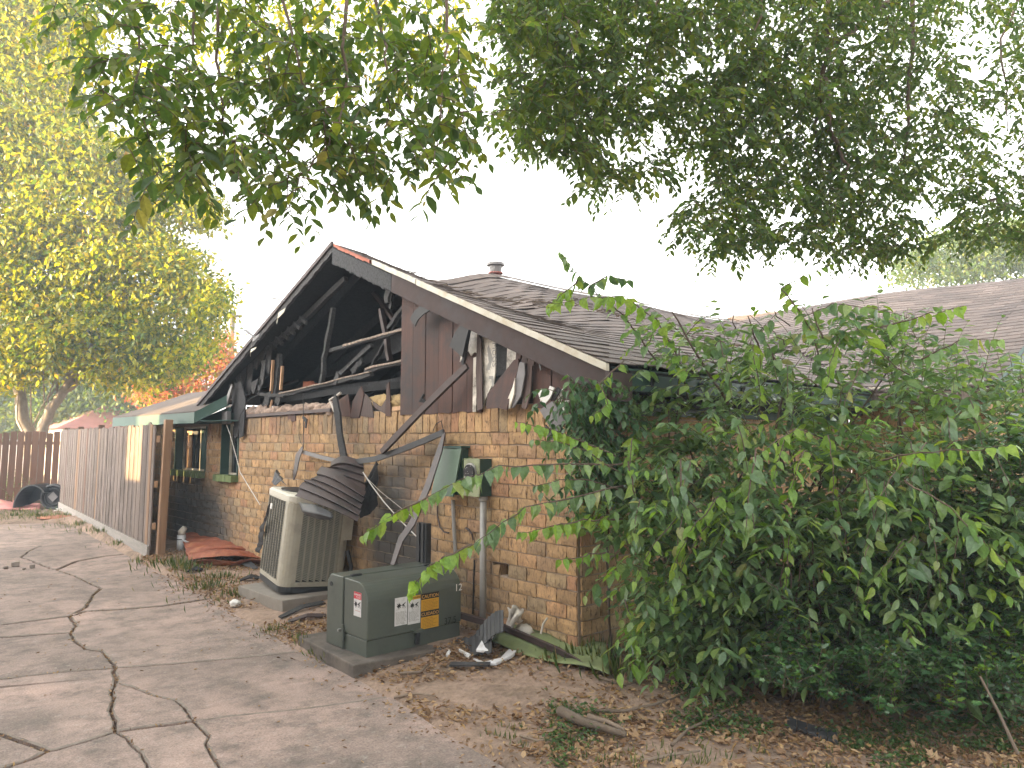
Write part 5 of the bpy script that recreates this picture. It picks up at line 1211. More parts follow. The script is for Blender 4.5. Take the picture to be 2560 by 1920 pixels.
T_OAK = (np.array([(0, 0, 0), (.25, .3, .1), (.25, -.3, .1), (.45, .55, .2), (.45, -.55, .2), (.5, .2, .03), (.5, -.2, .03), (.75, .45, .15), (.75, -.45, .15), (.75, .12, .02), (.75, -.12, .02), (1, 0, .12)]), T_HOLLY[1])
T_SMALL = (np.array([(0, 0, 0), (.45, .5, .08), (1, 0, -.05), (.45, -.5, .08)]), [(0, 1, 2), (0, 2, 3)])
T_CURL = (np.array([(0, 0, 0), (.3, .42, .18), (.35, 0, .02), (.3, -.42, .14), (.7, .36, .26), (.7, 0, .05), (.7, -.36, .16), (1, 0, .22)]), [(0, 2, 1), (0, 3, 2), (2, 5, 4, 1), (3, 6, 5, 2), (5, 7, 4), (6, 7, 5)])

class Leaves:
    def __init__(s): s.P = []; s.A = []; s.N = []; s.L = []; s.W = []
    def add(s, p, a, n, l, w): s.P.append(p); s.A.append(a); s.N.append(n); s.L.append(l); s.W.append(w)
    def arr(s):
        P_, A, N = (np.array(x, float).reshape(-1, 3) for x in (s.P, s.A, s.N)); L_, W = np.array(s.L, float), np.array(s.W, float)
        A = A / (np.linalg.norm(A, axis=1, keepdims=True) + 1e-9); N = N - A * np.sum(A * N, 1, keepdims=True); N = N / (np.linalg.norm(N, axis=1, keepdims=True) + 1e-9)
        return P_, A, N, L_, W
    def build(s, name, mat, parent, tmpl, top=0, leafname='leaf', **props):
        P_, A, N, L_, W = s.arr(); B = np.cross(N, A); T, fc = tmpl
        sel = np.zeros(len(P_), bool)
        if top:
            q = proj(P_ + A * (L_ * .5)[:, None]); vis = (q[:, 2] > .3) & (q[:, 0] > 0) & (q[:, 0] < 2560) & (q[:, 1] > 0) & (q[:, 1] < 1920)
            tocam = CAM - P_; tocam /= np.linalg.norm(tocam, axis=1, keepdims=True)
            sc = np.where(vis, (L_ / q[:, 2]) * (W / q[:, 2]) * (.15 + np.abs(np.sum(N * tocam, 1))), 0); ids = np.argsort(-sc)[:top]; sel[ids[sc[ids] > 0]] = True
        r_ = ~sel; P2, A2, N2, B2, L2, W2 = P_[r_], A[r_], N[r_], B[r_], L_[r_], W[r_]
        vs = (P2[:, None] + A2[:, None] * (T[None, :, 0:1] * L2[:, None, None]) + B2[:, None] * (T[None, :, 1:2] * W2[:, None, None]) + N2[:, None] * (T[None, :, 2:3] * L2[:, None, None])).reshape(-1, 3)
        n, k = len(P2), len(T); me = bpy.data.meshes.new(name)
        loops = []; tot = []
        for f in fc: loops += list(f); tot.append(len(f))
        lo = (np.array(loops)[None] + (np.arange(n) * k)[:, None]).reshape(-1); lt = np.tile(tot, n); ls = np.concatenate([[0], np.cumsum(lt)[:-1]]) if n else np.array([], int)
        me.vertices.add(len(vs)); me.vertices.foreach_set('co', vs.astype(np.float32).ravel()); me.loops.add(len(lo)); me.loops.foreach_set('vertex_index', lo.astype(np.int32))
        me.polygons.add(len(lt)); me.polygons.foreach_set('loop_start', ls.astype(np.int32)); me.polygons.foreach_set('loop_total', lt.astype(np.int32)); me.update(); me.validate()
        o = link(name, me, mat, parent, **props)
        if top:
            lm = bpy.data.meshes.new(leafname); lm.from_pydata(T.tolist(), [], fc); lm.materials.append(MAT[mat]); lm.update()
            for i in np.nonzero(sel)[0]:
                q = bpy.data.objects.new(leafname, lm); COL.objects.link(q); q.parent = o
                a, b, n_ = A[i] * L_[i], B[i] * W[i], N[i] * L_[i]
                q.matrix_basis = Matrix(((a[0], b[0], n_[0], P_[i][0]), (a[1], b[1], n_[1], P_[i][1]), (a[2], b[2], n_[2], P_[i][2]), (0, 0, 0, 1)))
        return o
UPV = V(0, 0, 1)
def spray(LS, TW, p, d, length, n, L_, droop=.5, wr=.42, r_=.003, hang=.35, tip=None, ntip=0, two=False, nup=1.0):
    """a drooping twig with alternate leaves"""
    p = np.asarray(p, float); d = unit(d); k = 6; pts = [p]; step = length / k
    for i in range(k): d = unit(d + V(0, 0, -droop / k) + rng.normal(0, .06, 3)); p = p + d * step; pts.append(p)
    if TW is not None: TW.tube(pts, [r_ * (1 - .7 * i / k) for i in range(k + 1)], 4, False)
    for i in range(n):
        u = (i + .6) / n * k; j = min(int(u), k - 1); q = pts[j] + (pts[j + 1] - pts[j]) * (u - j); t = unit(pts[j + 1] - pts[j])
        sd = np.cross(t, UPV); sd = unit(sd) if np.linalg.norm(sd) > .1 else V(1, 0, 0)
        for sg in ((1, -1) if two else ((1,) if i % 2 else (-1,))):
            ax = t * rng.uniform(.35, .7) + sd * sg * rng.uniform(.55, .95) + V(0, 0, -hang * rng.uniform(.4, 1.5)) + rng.normal(0, .12, 3)
            nn = UPV * nup + rng.normal(0, .42, 3) + sd * sg * .3; l = L_ * rng.uniform(.7, 1.15) * (.75 if i > n - 3 else 1)
            (tip if tip is not None and i >= n - ntip else LS).add(q, ax, nn, l, l * wr * rng.uniform(.85, 1.15))
    return pts
def inpoly(x, y, poly):
    c = False; j = len(poly) - 1
    for i in range(len(poly)):
        xi, yi = poly[i]; xj, yj = poly[j]
        if (yi > y) != (yj > y) and x < (xj - xi) * (y - yi) / (yj - yi) + xi: c = not c
        j = i
    return c
def limb(m, pts, r0, r1, n=8, jit=.02):
    pts = [np.asarray(p, float) for p in pts]; out = []
    for a, b in zip(pts[:-1], pts[1:]):
        for u in np.linspace(0, 1, 5)[:-1]: out.append(a + (b - a) * u + rng.normal(0, jit, 3))
    out.append(pts[-1]); k = len(out); m.tube(out, [r0 + (r1 - r0) * i / (k - 1) for i in range(k)], n)
    return out

# --- big shrub against the side wall
SB = thing('leafy_shrub', (.7, -1.2, .05), 'large leafy green shrub smothering the side wall of the house', 'shrub')
polyB = [(1450, 1010), (1470, 930), (1560, 830), (1660, 770), (1760, 800), (1880, 810), (1980, 745), (2130, 735), (2280, 790), (2400, 850), (2580, 880), (2700, 950), (2700, 1560), (2400, 1500), (2100, 1560), (1930, 1640), (1740, 1620), (1600, 1600), (1540, 1500), (1490, 1350), (1450, 1200)]
LB, LBY, TB, SM = Leaves(), Leaves(), MB(), MB()
roots = [gp(1760, 1690), gp(1850, 1700), gp(2000, 1690), gp(2150, 1700), gp(2330, 1720), gp(1650, 1660)]
def depthB(x, y): return 4.35 + .55 * (1 - sstep(900, 1250, y)) + .35 * sstep(1500, 1650, y) - .25 * sstep(1700, 2400, x) + .55 * (1 - sstep(1450, 1650, x))
n_ = 0
for _ in range(100000):
    if n_ > 1350: break
    x, y = rng.uniform(1430, 2700), rng.uniform(730, 1660)
    if not inpoly(x, y, polyB): continue
    hole = math.sin(x * .013 + 1.3) * math.sin(y * .017 + .6) + .5 * math.sin(x * .031 + y * .023)
    if hole > .6 and rng.random() < .8: continue
    if y < 930 and rng.random() < .45: continue
    deep = rng.random(); s = depthB(x, y) + .95 * deep ** 1.4
    p = atD(x, y, s); rt = roots[rng.integers(len(roots))]
    if x < 1580 and y > 1320: continue
    if p[1] > -.08 and p[2] < 2.2 and p[0] > 0: continue
    if p[2] < .12: continue
    ax = V(rt[0] * .5 + p[0] * .5, rt[1] * .4 + p[1] * .6, max(.3, p[2] - .5)); out = unit(p - ax) * .6 + unit(CAM - p) * .4 - ex * .25 + rng.normal(0, .38, 3) + V(0, 0, .2)
    L_ = rng.uniform(.055, .125); n = rng.integers(9, 15); ln = L_ * n * .46
    spray(LB, TB, p - unit(out) * ln * .5, out, ln, n, L_, rng.uniform(.6, 1.5), rng.uniform(.40, .54), .003, .45, LBY, 3 if rng.random() < .26 else 0); n_ += 1
for _ in range(520):     # lower skirts of the bush
    x, y = rng.uniform(1640, 2640), rng.uniform(1230, 1690); p = atD(x, y, 4.55 - .35 * sstep(1500, 1700, y) + .7 * rng.random())
    if p[2] < .06 or p[1] > -.1: continue
    spray(LB, TB, p, unit(CAM - p) * .4 + rng.normal(0, .45, 3) + V(0, 0, .2), .42, 10, rng.uniform(.08, .12), 1.2, .47, .003, .45)
# long shoots reaching left across the bricks and up over the roof
def shoot(pts, nleaf, L_, tmpl_set, rr=.006, hang=1.0, wr=.62, both=False):
    nleaf = int(nleaf * 1.25)
    P_ = [atD(*p) for p in pts]; out = limb(SM, P_, rr, .0015, 5, .004); k = len(out)
    for i in range(nleaf):
        u = (.08 + .92 * i / (nleaf - 1)) * (k - 1); j = min(int(u), k - 2); q = out[j] + (out[j + 1] - out[j]) * (u - j); t = unit(out[j + 1] - out[j])
        for sg in (1, -1) if both else (1 if i % 2 else -1,):
            sd = unit(np.cross(t, UPV)) * sg; ax = t * rng.uniform(-.1, .4) + sd * rng.uniform(.1, .7) + V(0, 0, -hang * rng.uniform(.5, 1.2)) + rng.normal(0, .2, 3)
            l = L_ * rng.uniform(.75, 1.1) * (1.05 - .45 * max(0, i / nleaf - .7) / .3); tmpl_set.add(q, ax, unit(CAM - q) * .6 + UPV * .6 + rng.normal(0, .5, 3), l, l * wr)
HB, HY_ = Leaves(), Leaves()
shoot([(1560, 1160, 4.6), (1400, 1162, 4.4), (1250, 1165, 4.2), (1150, 1200, 4.1), (1060, 1250, 4.0)], 22, .105, HB); shoot([(1075, 1240, 4.0), (1000, 1275, 3.95), (945, 1310, 3.9), (905, 1340, 3.9)], 12, .085, HY_)
shoot([(1560, 1215, 4.5), (1420, 1245, 4.3), (1310, 1270, 4.1), (1240, 1320, 4.0), (1170, 1370, 3.9)], 20, .105, HB); shoot([(1180, 1362, 3.9), (1120, 1390, 3.85), (1075, 1415, 3.8), (1045, 1450, 3.8), (1025, 1480, 3.8)], 13, .10, HY_)
shoot([(1560, 1300, 4.5), (1460, 1300, 4.4), (1380, 1318, 4.3), (1300, 1330, 4.2)], 15, .095, HY_)
shoot([(1540, 1140, 4.6), (1450, 1100, 4.5), (1380, 1075, 4.4), (1290, 1055, 4.3)], 14, .085, HY_); shoot([(1560, 1190, 4.6), (1470, 1130, 4.5), (1400, 1105, 4.4), (1330, 1100, 4.3)], 12, .08, HB)
shoot([(1560, 1230, 4.6), (1480, 1200, 4.5), (1400, 1200, 4.4), (1340, 1215, 4.35)], 12, .085, HB); shoot([(1520, 1380, 4.5), (1460, 1390, 4.4), (1400, 1400, 4.3)], 8, .085, HY_)
shoot([(1720, 1000, 5.2), (1700, 900, 5.0), (1640, 800, 4.9), (1560, 740, 4.8), (1480, 745, 4.7), (1380, 760, 4.6)], 22, .10, HY_)
shoot([(1640, 900, 5.0), (1560, 790, 4.9), (1470, 710, 4.8), (1420, 660, 4.7), (1400, 630, 4.7)], 18, .09, HB); shoot([(1470, 720, 4.8), (1520, 690, 4.8), (1580, 705, 4.8)], 9, .085, HB)
shoot([(1450, 700, 4.75), (1410, 730, 4.7), (1370, 770, 4.6)], 9, .09, HY_); shoot([(1560, 900, 4.9), (1500, 960, 4.7), (1520, 1010, 4.6), (1480, 1040, 4.5)], 10, .085, HY_)
shoot([(1960, 1000, 4.9), (1940, 900, 4.8), (1900, 830, 4.8), (1960, 760, 4.8)], 12, .10, HB); shoot([(2060, 960, 4.8), (2040, 860, 4.7), (2010, 790, 4.7), (2080, 760, 4.7), (2180, 770, 4.6), (2300, 800, 4.5)], 22, .10, HB)
shoot([(2200, 820, 4.5), (2300, 790, 4.4), (2410, 765, 4.3)], 10, .095, HY_); shoot([(2300, 900, 4.4), (2400, 850, 4.3), (2500, 850, 4.2)], 10, .095, HB); shoot([(2000, 780, 4.7), (1950, 720, 4.8), (2010, 690, 4.9), (2080, 660, 4.9)], 9, .08, HY_)
shoot([(2260, 1200, 3.9), (2380, 1270, 3.7), (2450, 1350, 3.6), (2560, 1440, 3.5)], 13, .12, HB); shoot([(1890, 1120, 4.2), (1870, 1240, 4.1), (1860, 1350, 4.05)], 10, .11, HB); shoot([(1700, 1150, 4.3), (1705, 1280, 4.2), (1690, 1420, 4.15), (1680, 1500, 4.15)], 14, .11, HB); shoot([(1570, 1150, 4.5), (1590, 1250, 4.4), (1600, 1360, 4.35)], 10, .105, HB)
shoot([(2200, 1150, 4.0), (2300, 1130, 3.9), (2430, 1125, 3.8), (2540, 1115, 3.7)], 12, .10, HY_)
shoot([(1560, 1500, 4.6), (1590, 1560, 4.55), (1600, 1640, 4.55), (1610, 1680, 4.5)], 12, .075, HY_)
for _ in range(34):      # arching shoots over the face of the bush
    x, y = rng.uniform(1560, 2480), rng.uniform(860, 1420); s0 = depthB(x, y) - .05; dx = rng.uniform(-190, 120); dy = rng.uniform(60, 200)
    shoot([(x, y, s0 + .25), (x + dx * .35, y - 25, s0), (x + dx * .75, y + dy * .35, s0 - .12), (x + dx, y + dy, s0 - .15)], int(rng.integers(8, 14)), rng.uniform(.07, .115), HB if rng.random() < .65 else HY_, .005, .7, .52)
for _ in range(40):      # bare dead twigs among the leaves
    x, y = rng.uniform(1560, 2500), rng.uniform(800, 1600); p = atD(x, y, depthB(x, y) + rng.uniform(-.05, .4)); limb(SM, [p, p + V(rng.normal(0, .12), rng.normal(0, .12), .12), p + V(rng.normal(0, .22), rng.normal(0, .2), rng.uniform(.1, .35))], .0045, .0015, 4, .01)
# stems
for rt in roots:
    for _ in range(3):
        x, y = rng.uniform(1600, 2500), rng.uniform(850, 1300); e = atD(x, y, depthB(x, y) + .4); e[1] = min(e[1], -.25); limb(SM, [rt, rt * .6 + e * .4 + V(0, -.05, .15), e], .016, .005, 6, .015)
for pts, r_ in (([(1960, 1180, 4.9), (1935, 1090, 4.9), (1960, 960, 5.0), (1930, 880, 5.0)], .012), ([(1820, 1010, 5.0), (1740, 880, 5.0), (1680, 780, 5.0)], .010), ([(2060, 860, 4.8), (2030, 770, 4.8)], .008), ([(1900, 880, 4.9), (1870, 790, 4.9)], .008)): limb(SM, [atD(*p) for p in pts], r_, r_ * .5, 6, .006)
SM.build('stems', 'twig', SB, smooth=True); TB.build('twigs', 'twig_green', SB, smooth=True, recalc=False)
LB.build('foliage', 'leaf_bush', SB, T_BIG, 190, kind='stuff'); LBY.build('young_foliage', 'leaf_young', SB, T_BIG, 30, kind='stuff')
HB.build('shoot_foliage', 'leaf_bush', SB, T_HEART, 50, kind='stuff'); HY_.build('shoot_foliage', 'leaf_young', SB, T_HEART, 30, kind='stuff')

# --- vine at the corner of the eaves
VN = thing('climbing_vine', (.0, -.1, .1), 'dark climbing vine hanging from the roof corner over the brick edge', 'vine')
LV, TV = Leaves(), MB()
for _ in range(190):
    x, y = rng.normal(1475, 42), rng.uniform(930, 1230); x = x + 20 * sstep(1050, 1250, y); p = atD(x, y, 4.95 + rng.uniform(-.1, .25))
    if p[1] > -.03 and p[0] > -.03: p = p + V(-.06, -.08, 0)
    spray(LV, TV, p, V(rng.normal(-.3, .6), rng.normal(-.6, .4), rng.uniform(-.6, .5)), .28, 7, .075, 1.2, .6, .003, .8)
for x0 in (1500,): limb(TV, [atD(x0, 960, 5.0), atD(x0 - 10, 1120, 5.0), atD(x0 + 15, 1300, 5.0), gp(x0 + 30, 1640)], .007, .01, 6, .01)
TV.build('stems', 'twig', VN, recalc=False); LV.build('foliage', 'leaf_vine', VN, T_HEART, 40, kind='stuff')

# --- holly at the lower right
HO = thing('holly_shrub', tuple(gp(2350, 1760)), 'dark glossy holly shrub with prickly leaves at the lower right', 'shrub')
LH, LHY, THO = Leaves(), Leaves(), MB()
polyH = [(1900, 1560), (2060, 1450), (2200, 1420), (2330, 1300), (2400, 1150), (2620, 1050), (2700, 1500), (2700, 1800), (2450, 1760), (2300, 1790), (2150, 1760), (1980, 1740), (1900, 1680)]
n_ = 0
for _ in range(60000):
    if n_ > 1700: break
    x, y = rng.uniform(1880, 2700), rng.uniform(1040, 1800)
    if not inpoly(x, y, polyH): continue
    s = 4.15 - .5 * sstep(1500, 1800, y) + .1 * sstep(2300, 1900, x) + .7 * rng.random() ** 1.3; p = atD(x, y, s)
    if p[2] < .04: continue
    d = unit(CAM - p) * .4 + rng.normal(0, .5, 3) + V(0, 0, .55)
    spray(LH, THO, p, d, .16, 8, .055, .3, .62, .003, .15, LHY if rng.random() < .05 else None, 8, two=False); n_ += 1
for _ in range(26):
    x = rng.uniform(1950, 2560); b = gp(x, rng.uniform(1690, 1780)); e = atD(x + rng.normal(0, 60), rng.uniform(1250, 1560), 4.2); limb(THO, [b, (b + e) / 2 + rng.normal(0, .05, 3), e], .010, .004, 6, .01)
THO.build('stems', 'twig', HO, recalc=False); LH.build('foliage', 'leaf_holly', HO, T_HOLLY, 60, kind='stuff'); LHY.build('young_foliage', 'leaf_young', HO, T_HOLLY, 0, kind='stuff')
for k, (a, b, lb) in enumerate((((2545, 1885, 3.3), (2450, 1690, 3.5), 'leaning bare pale stem at the right edge of the holly'),)):
    MB().tube([atD(*a), (atD(*a) + atD(*b)) / 2 + V(.01, 0, 0), atD(*b)], [.008, .007, .005], 6).build('bare_stem', 'dead_stick', **lab(lb, 'stem'))

# --- overhanging tree, large leaves, upper left of the picture
OT = thing('overhanging_tree', (-7.6, -3.4, 0), 'broad-leaved tree whose drooping branches hang into the upper left', 'tree')
LO, LOF, TO, LI = Leaves(), Leaves(), MB(), MB()
lobes = [(300, 110, 150, 120, 3.2), (290, 250, 100, 70, 3.0), (420, 300, 150, 130, 3.0), (420, 450, 80, 60, 2.9), (490, 520, 60, 40, 2.8), (560, 150, 190, 170, 3.3), (560, 380, 110, 90, 3.0), (560, 480, 50, 60, 2.9), (740, 120, 180, 140, 3.4), (760, 300, 110, 90, 3.2), (700, 560, 45, 35, 2.75), (740, 480, 90, 70, 2.9), (860, 430, 110, 90, 3.0), (900, 250, 150, 160, 3.2), (930, 480, 80, 50, 3.0), (1040, 300, 110, 140, 3.2), (1060, 120, 150, 120, 3.5), (1130, 260, 70, 110, 3.2), (1150, 390, 50, 60, 3.0), (1080, 480, 60, 55, 2.9), (250, 30, 120, 60, 3.5), (880, 40, 250, 70, 3.6), (700, 220, 120, 90, 3.3)]
for cx_, cy_, rx, ry, s in lobes:
    for _ in range(int((3 + rx * ry / 560) * (.6 if cy_ < 200 else 1.1))):
        a, q = rng.uniform(0, 2 * math.pi), math.sqrt(rng.random()); p = atD(cx_ + rx * q * math.cos(a), cy_ + ry * q * math.sin(a), s * rng.uniform(.88, 1.2))
        spray(LO, TO, p + V(rng.normal(0, .04), rng.normal(0, .04), .13), V(rng.normal(0, .7), rng.normal(0, .7), rng.uniform(-.5, .4)), .24, 9, rng.uniform(.058, .085), 1.1, .48, .0028, .32)
# upper crown with sunlit tone put into its leaf colour, seen behind the hanging sprays, and the crown above the frame
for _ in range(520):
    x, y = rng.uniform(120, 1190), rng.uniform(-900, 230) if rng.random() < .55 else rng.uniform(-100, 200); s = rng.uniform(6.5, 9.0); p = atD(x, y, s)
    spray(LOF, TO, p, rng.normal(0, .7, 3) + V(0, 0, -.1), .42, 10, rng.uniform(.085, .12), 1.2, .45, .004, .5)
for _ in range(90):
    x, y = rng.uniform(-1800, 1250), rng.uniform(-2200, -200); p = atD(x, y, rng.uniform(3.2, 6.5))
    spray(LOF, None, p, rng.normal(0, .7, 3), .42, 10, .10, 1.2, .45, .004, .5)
trunk = MB(); tb = V(-7.6, -3.4, 0); limb(trunk, [tb - V(0, 0, .1), tb + V(.15, .05, 1.6), tb + V(.3, .1, 3.4)], .24, .15, 12, .015); fork = tb + V(.3, .1, 3.4)
mids = [atD(x, y, s) for x, y, s in ((300, -250, 4.4), (560, -200, 4.2), (800, -220, 4.2), (1050, -160, 4.3))]
for m_ in mids: limb(trunk, [fork, fork * .45 + m_ * .55 + V(0, 0, .5), m_], .09, .03, 8, .03)
for (x0, pts) in ((0, [(340, -20), (345, 110), (350, 260)]), (1, [(545, -20), (550, 200), (560, 330), (540, 470)]), (1, [(490, -20), (480, 110), (440, 240)]), (2, [(865, -20), (865, 130), (860, 260), (820, 360), (760, 440), (700, 540)]), (3, [(940, -20), (965, 110), (975, 240), (960, 330)]), (3, [(1120, -20), (1115, 120), (1100, 250), (1090, 400)]), (2, [(700, -20), (760, 200), (900, 400)])):
    P_ = [mids[x0]] + [atD(x, y, 3.3 - .0004 * y) for x, y in pts]; limb(LI, P_, .010, .002, 6, .008)
trunk.build('trunk', 'bark', OT, smooth=True); LI.build('branches', 'twig', OT, smooth=True); TO.build('twigs', 'twig', OT, recalc=False)
LO.build('crown', 'leaf_overhead', OT, T_BIG, 260, kind='stuff'); LOF.build('upper_crown', 'leaf_sunlit', OT, T_SMALL, 0, kind='stuff')

# --- overhanging tree, finer leaves, upper right
RTREE = thing('overhanging_tree', (4.2, -4.9, 0), 'fine-leaved tree whose dense branches hang over the upper right', 'tree')
LR, LRF, TRW, LIR = Leaves(), Leaves(), MB(), MB()
polyR = [(1250, -80), (1228, 90), (1275, 190), (1255, 300), (1290, 390), (1345, 410), (1400, 400), (1420, 430), (1460, 430), (1500, 510), (1535, 515), (1580, 470), (1650, 470), (1690, 390), (1760, 430), (1790, 490), (1740, 510), (1690, 560), (1700, 600), (1780, 630), (1765, 690), (1840, 650), (1900, 620), (2000, 640), (2060, 640), (2170, 670), (2300, 640), (2420, 620), (2640, 650), (2700, -80)]
holes = [(1560, 390, 60, 60), (1660, 190, 60, 40), (1770, 150, 50, 40), (1660, 380, 40, 60), (1950, 560, 60, 30), (2440, 130, 70, 90), (2500, 350, 50, 60), (2150, 100, 40, 50), (2330, 560, 60, 30), (1730, 470, 40, 40), (2220, 300, 30, 40)]
n_ = 0
for _ in range(60000):
    if n_ > 4600: break
    x, y = rng.uniform(1220, 2700), rng.uniform(-80, 700)
    if not inpoly(x, y, polyR): continue
    if any(((x - a) / c) ** 2 + ((y - b) / d) ** 2 < 1 for a, b, c, d in holes) and rng.random() < .9: continue
    if x > 2250 and rng.random() < .35: continue
    s = 3.7 + 1.0 * sstep(1300, 2300, x) + 1.6 * rng.random(); p = atD(x, y, s)
    spray(LR, TRW, p + V(0, 0, .08), V(rng.normal(0, .8), rng.normal(0, .8), rng.uniform(-.6, .4)), .22, 9, rng.uniform(.048, .07), 1.0, .5, .0025, .28); n_ += 1
for _ in range(160):
    x, y = rng.uniform(1200, 4400), rng.uniform(-2400, -60); p = atD(x, y, rng.uniform(4.0, 7.5)); spray(LRF, None, p, rng.normal(0, .7, 3), .42, 10, .10, 1.2, .45, .004, .5)
trunk = MB(); tb = V(4.2, -4.9, 0); limb(trunk, [tb - V(0, 0, .1), tb + V(-.15, .05, 1.8), tb + V(-.3, .15, 3.4), atD(3050, -520, 6.6)], .26, .06, 12, .015); fork = tb + V(-.3, .15, 3.4)
for pts, r_ in (([(2500, -200, 6.2), (2350, -60, 5.8), (2200, 20, 5.5), (2060, 130, 5.3)], .05), ([(2300, -200, 5.6), (2080, -60, 5.2), (2070, 100, 5.0), (2050, 250, 5.0), (2040, 380, 5.0)], .025), ([(2060, 200, 5.0), (2080, 330, 4.9), (2120, 420, 4.9), (2110, 520, 4.9)], .018), ([(2450, -150, 5.8), (2280, 0, 5.4), (2270, 250, 5.3), (2265, 480, 5.3)], .020), ([(2700, 560, 6.0), (2560, 530, 6.0), (2480, 505, 6.0), (2410, 505, 6.0)], .025), ([(1950, -250, 4.8), (1900, 0, 4.6), (1880, 150, 4.5)], .012), ([(1700, -250, 4.6), (1480, -20, 4.3), (1440, 90, 4.2), (1400, 180, 4.2)], .012), ([(1800, -200, 4.6), (1620, 20, 4.4), (1700, 70, 4.4), (1780, 110, 4.4)], .010), ([(2600, -100, 5.8), (2500, 100, 5.5), (2520, 330, 5.5)], .012)):
    limb(LIR, [atD(3050, -520, 6.6), atD(*pts[0])][0 if r_ > .03 else 1:] + [atD(*p) for p in pts[1:]], r_ * 1.2, r_ * .3, 7, .012)
trunk.build('trunk', 'bark', RTREE, smooth=True); LIR.build('branches', 'twig', RTREE, smooth=True); TRW.build('twigs', 'twig', RTREE, recalc=False)
LR.build('crown', 'leaf_overhead_fine', RTREE, T_BIG, 200, kind='stuff'); LRF.build('upper_crown', 'leaf_far', RTREE, T_SMALL, 0, kind='stuff')

# --- trees in the background
def far_tree(name, label, poly, s0, s1, ncl, cr, per, L_, mat, base, trunks, tr, bark='bark_pale'):
    T = thing(name, tuple(base), label, 'tree'); LS = Leaves(); xs_ = [p[0] for p in poly]; ys_ = [p[1] for p in poly]; k = 0; cc = []
    while k < ncl:
        x, y = rng.uniform(min(xs_), max(xs_)), rng.uniform(min(ys_), max(ys_))
        if not inpoly(x, y, poly): continue
        if math.sin(x * .028 + 2) * math.sin(y * .024 + 1) + .6 * math.sin(x * .06 - y * .045) > .95: continue
        c = atD(x, y, rng.uniform(s0, s1)); k += 1; cc.append(c)
        if c[2] < .5: continue
        m_ = per; P_ = c + rng.normal(0, cr, (m_, 3)) * V(1, 1, .55); A = rng.normal(0, 1, (m_, 3)) + V(0, 0, -.6); N = rng.normal(0, .6, (m_, 3)) + V(0, 0, 1)
        l = L_ * rng.uniform(.7, 1.3, m_); LS.P.extend(P_); LS.A.extend(A); LS.N.extend(N); LS.L.extend(l); LS.W.extend(l * .52)
    m = MB()
    for pts, r0, r1 in trunks: limb(m, [np.asarray(p, float) for p in pts], r0, r1, 8, .03)
    for c in cc[::45]:
        q = trunks[rng.integers(len(trunks))][0]; j = rng.integers(1, len(q)); limb(m, [q[j], (np.asarray(q[j]) + c) / 2 + V(0, 0, .1), c], .022, .006, 5, .05)
    m.build('trunk', bark, T, smooth=True); LS.build('crown', mat, T, T_SMALL, 0, kind='stuff')
S1 = 19.5
b0 = atD(80, 1215, S1); b0[2] = 0.0
tr1 = [([b0, atD(80, 1150, S1), atD(70, 1080, S1), atD(40, 960, S1), atD(35, 800, S1), atD(60, 560, S1), atD(90, 250, S1)], .22, .05), ([atD(82, 1150, S1), atD(110, 1060, S1), atD(150, 990, S1), atD(220, 880, S1), atD(290, 770, S1), atD(350, 640, S1)], .17, .05), ([atD(150, 990, S1), atD(260, 900, S1), atD(330, 850, S1)], .07, .03)]
far_tree('yellow_green_tree', 'tall sunlit yellow-green tree with forked trunk at the far left', [(-170, -300), (120, -300), (200, -60), (225, 80), (180, 180), (190, 290), (260, 330), (330, 345), (430, 430), (530, 500), (545, 560), (450, 575), (430, 620), (500, 640), (570, 680), (560, 760), (530, 830), (500, 920), (400, 950), (320, 985), (250, 960), (190, 905), (120, 930), (60, 960), (-150, 990), (-170, 500)], 17.8, 21.5, 3100, .26, 46, .15, 'leaf_sunlit', b0, tr1, .2)
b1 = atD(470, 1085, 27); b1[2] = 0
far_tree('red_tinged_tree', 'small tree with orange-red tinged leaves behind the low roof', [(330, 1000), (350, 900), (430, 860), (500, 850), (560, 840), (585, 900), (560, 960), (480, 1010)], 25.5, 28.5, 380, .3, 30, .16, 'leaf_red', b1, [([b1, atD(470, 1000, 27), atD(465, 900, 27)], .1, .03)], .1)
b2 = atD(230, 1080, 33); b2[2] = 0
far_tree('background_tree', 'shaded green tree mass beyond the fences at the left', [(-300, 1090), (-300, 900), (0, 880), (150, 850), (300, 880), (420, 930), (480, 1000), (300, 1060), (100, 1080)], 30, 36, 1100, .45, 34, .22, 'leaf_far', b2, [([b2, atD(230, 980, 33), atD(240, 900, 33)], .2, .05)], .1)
b3 = atD(2450, 1085, 26); b3[2] = 0
far_tree('roadside_tree', 'pale green tree rising behind the roof at the upper right', [(2230, 700), (2270, 640), (2330, 600), (2450, 560), (2600, 560), (2640, 680), (2500, 700), (2360, 705)], 24, 28, 300, .4, 32, .18, 'leaf_far', b3, [([b3, atD(2450, 900, 26), atD(2440, 640, 26)], .15, .04)], .1)
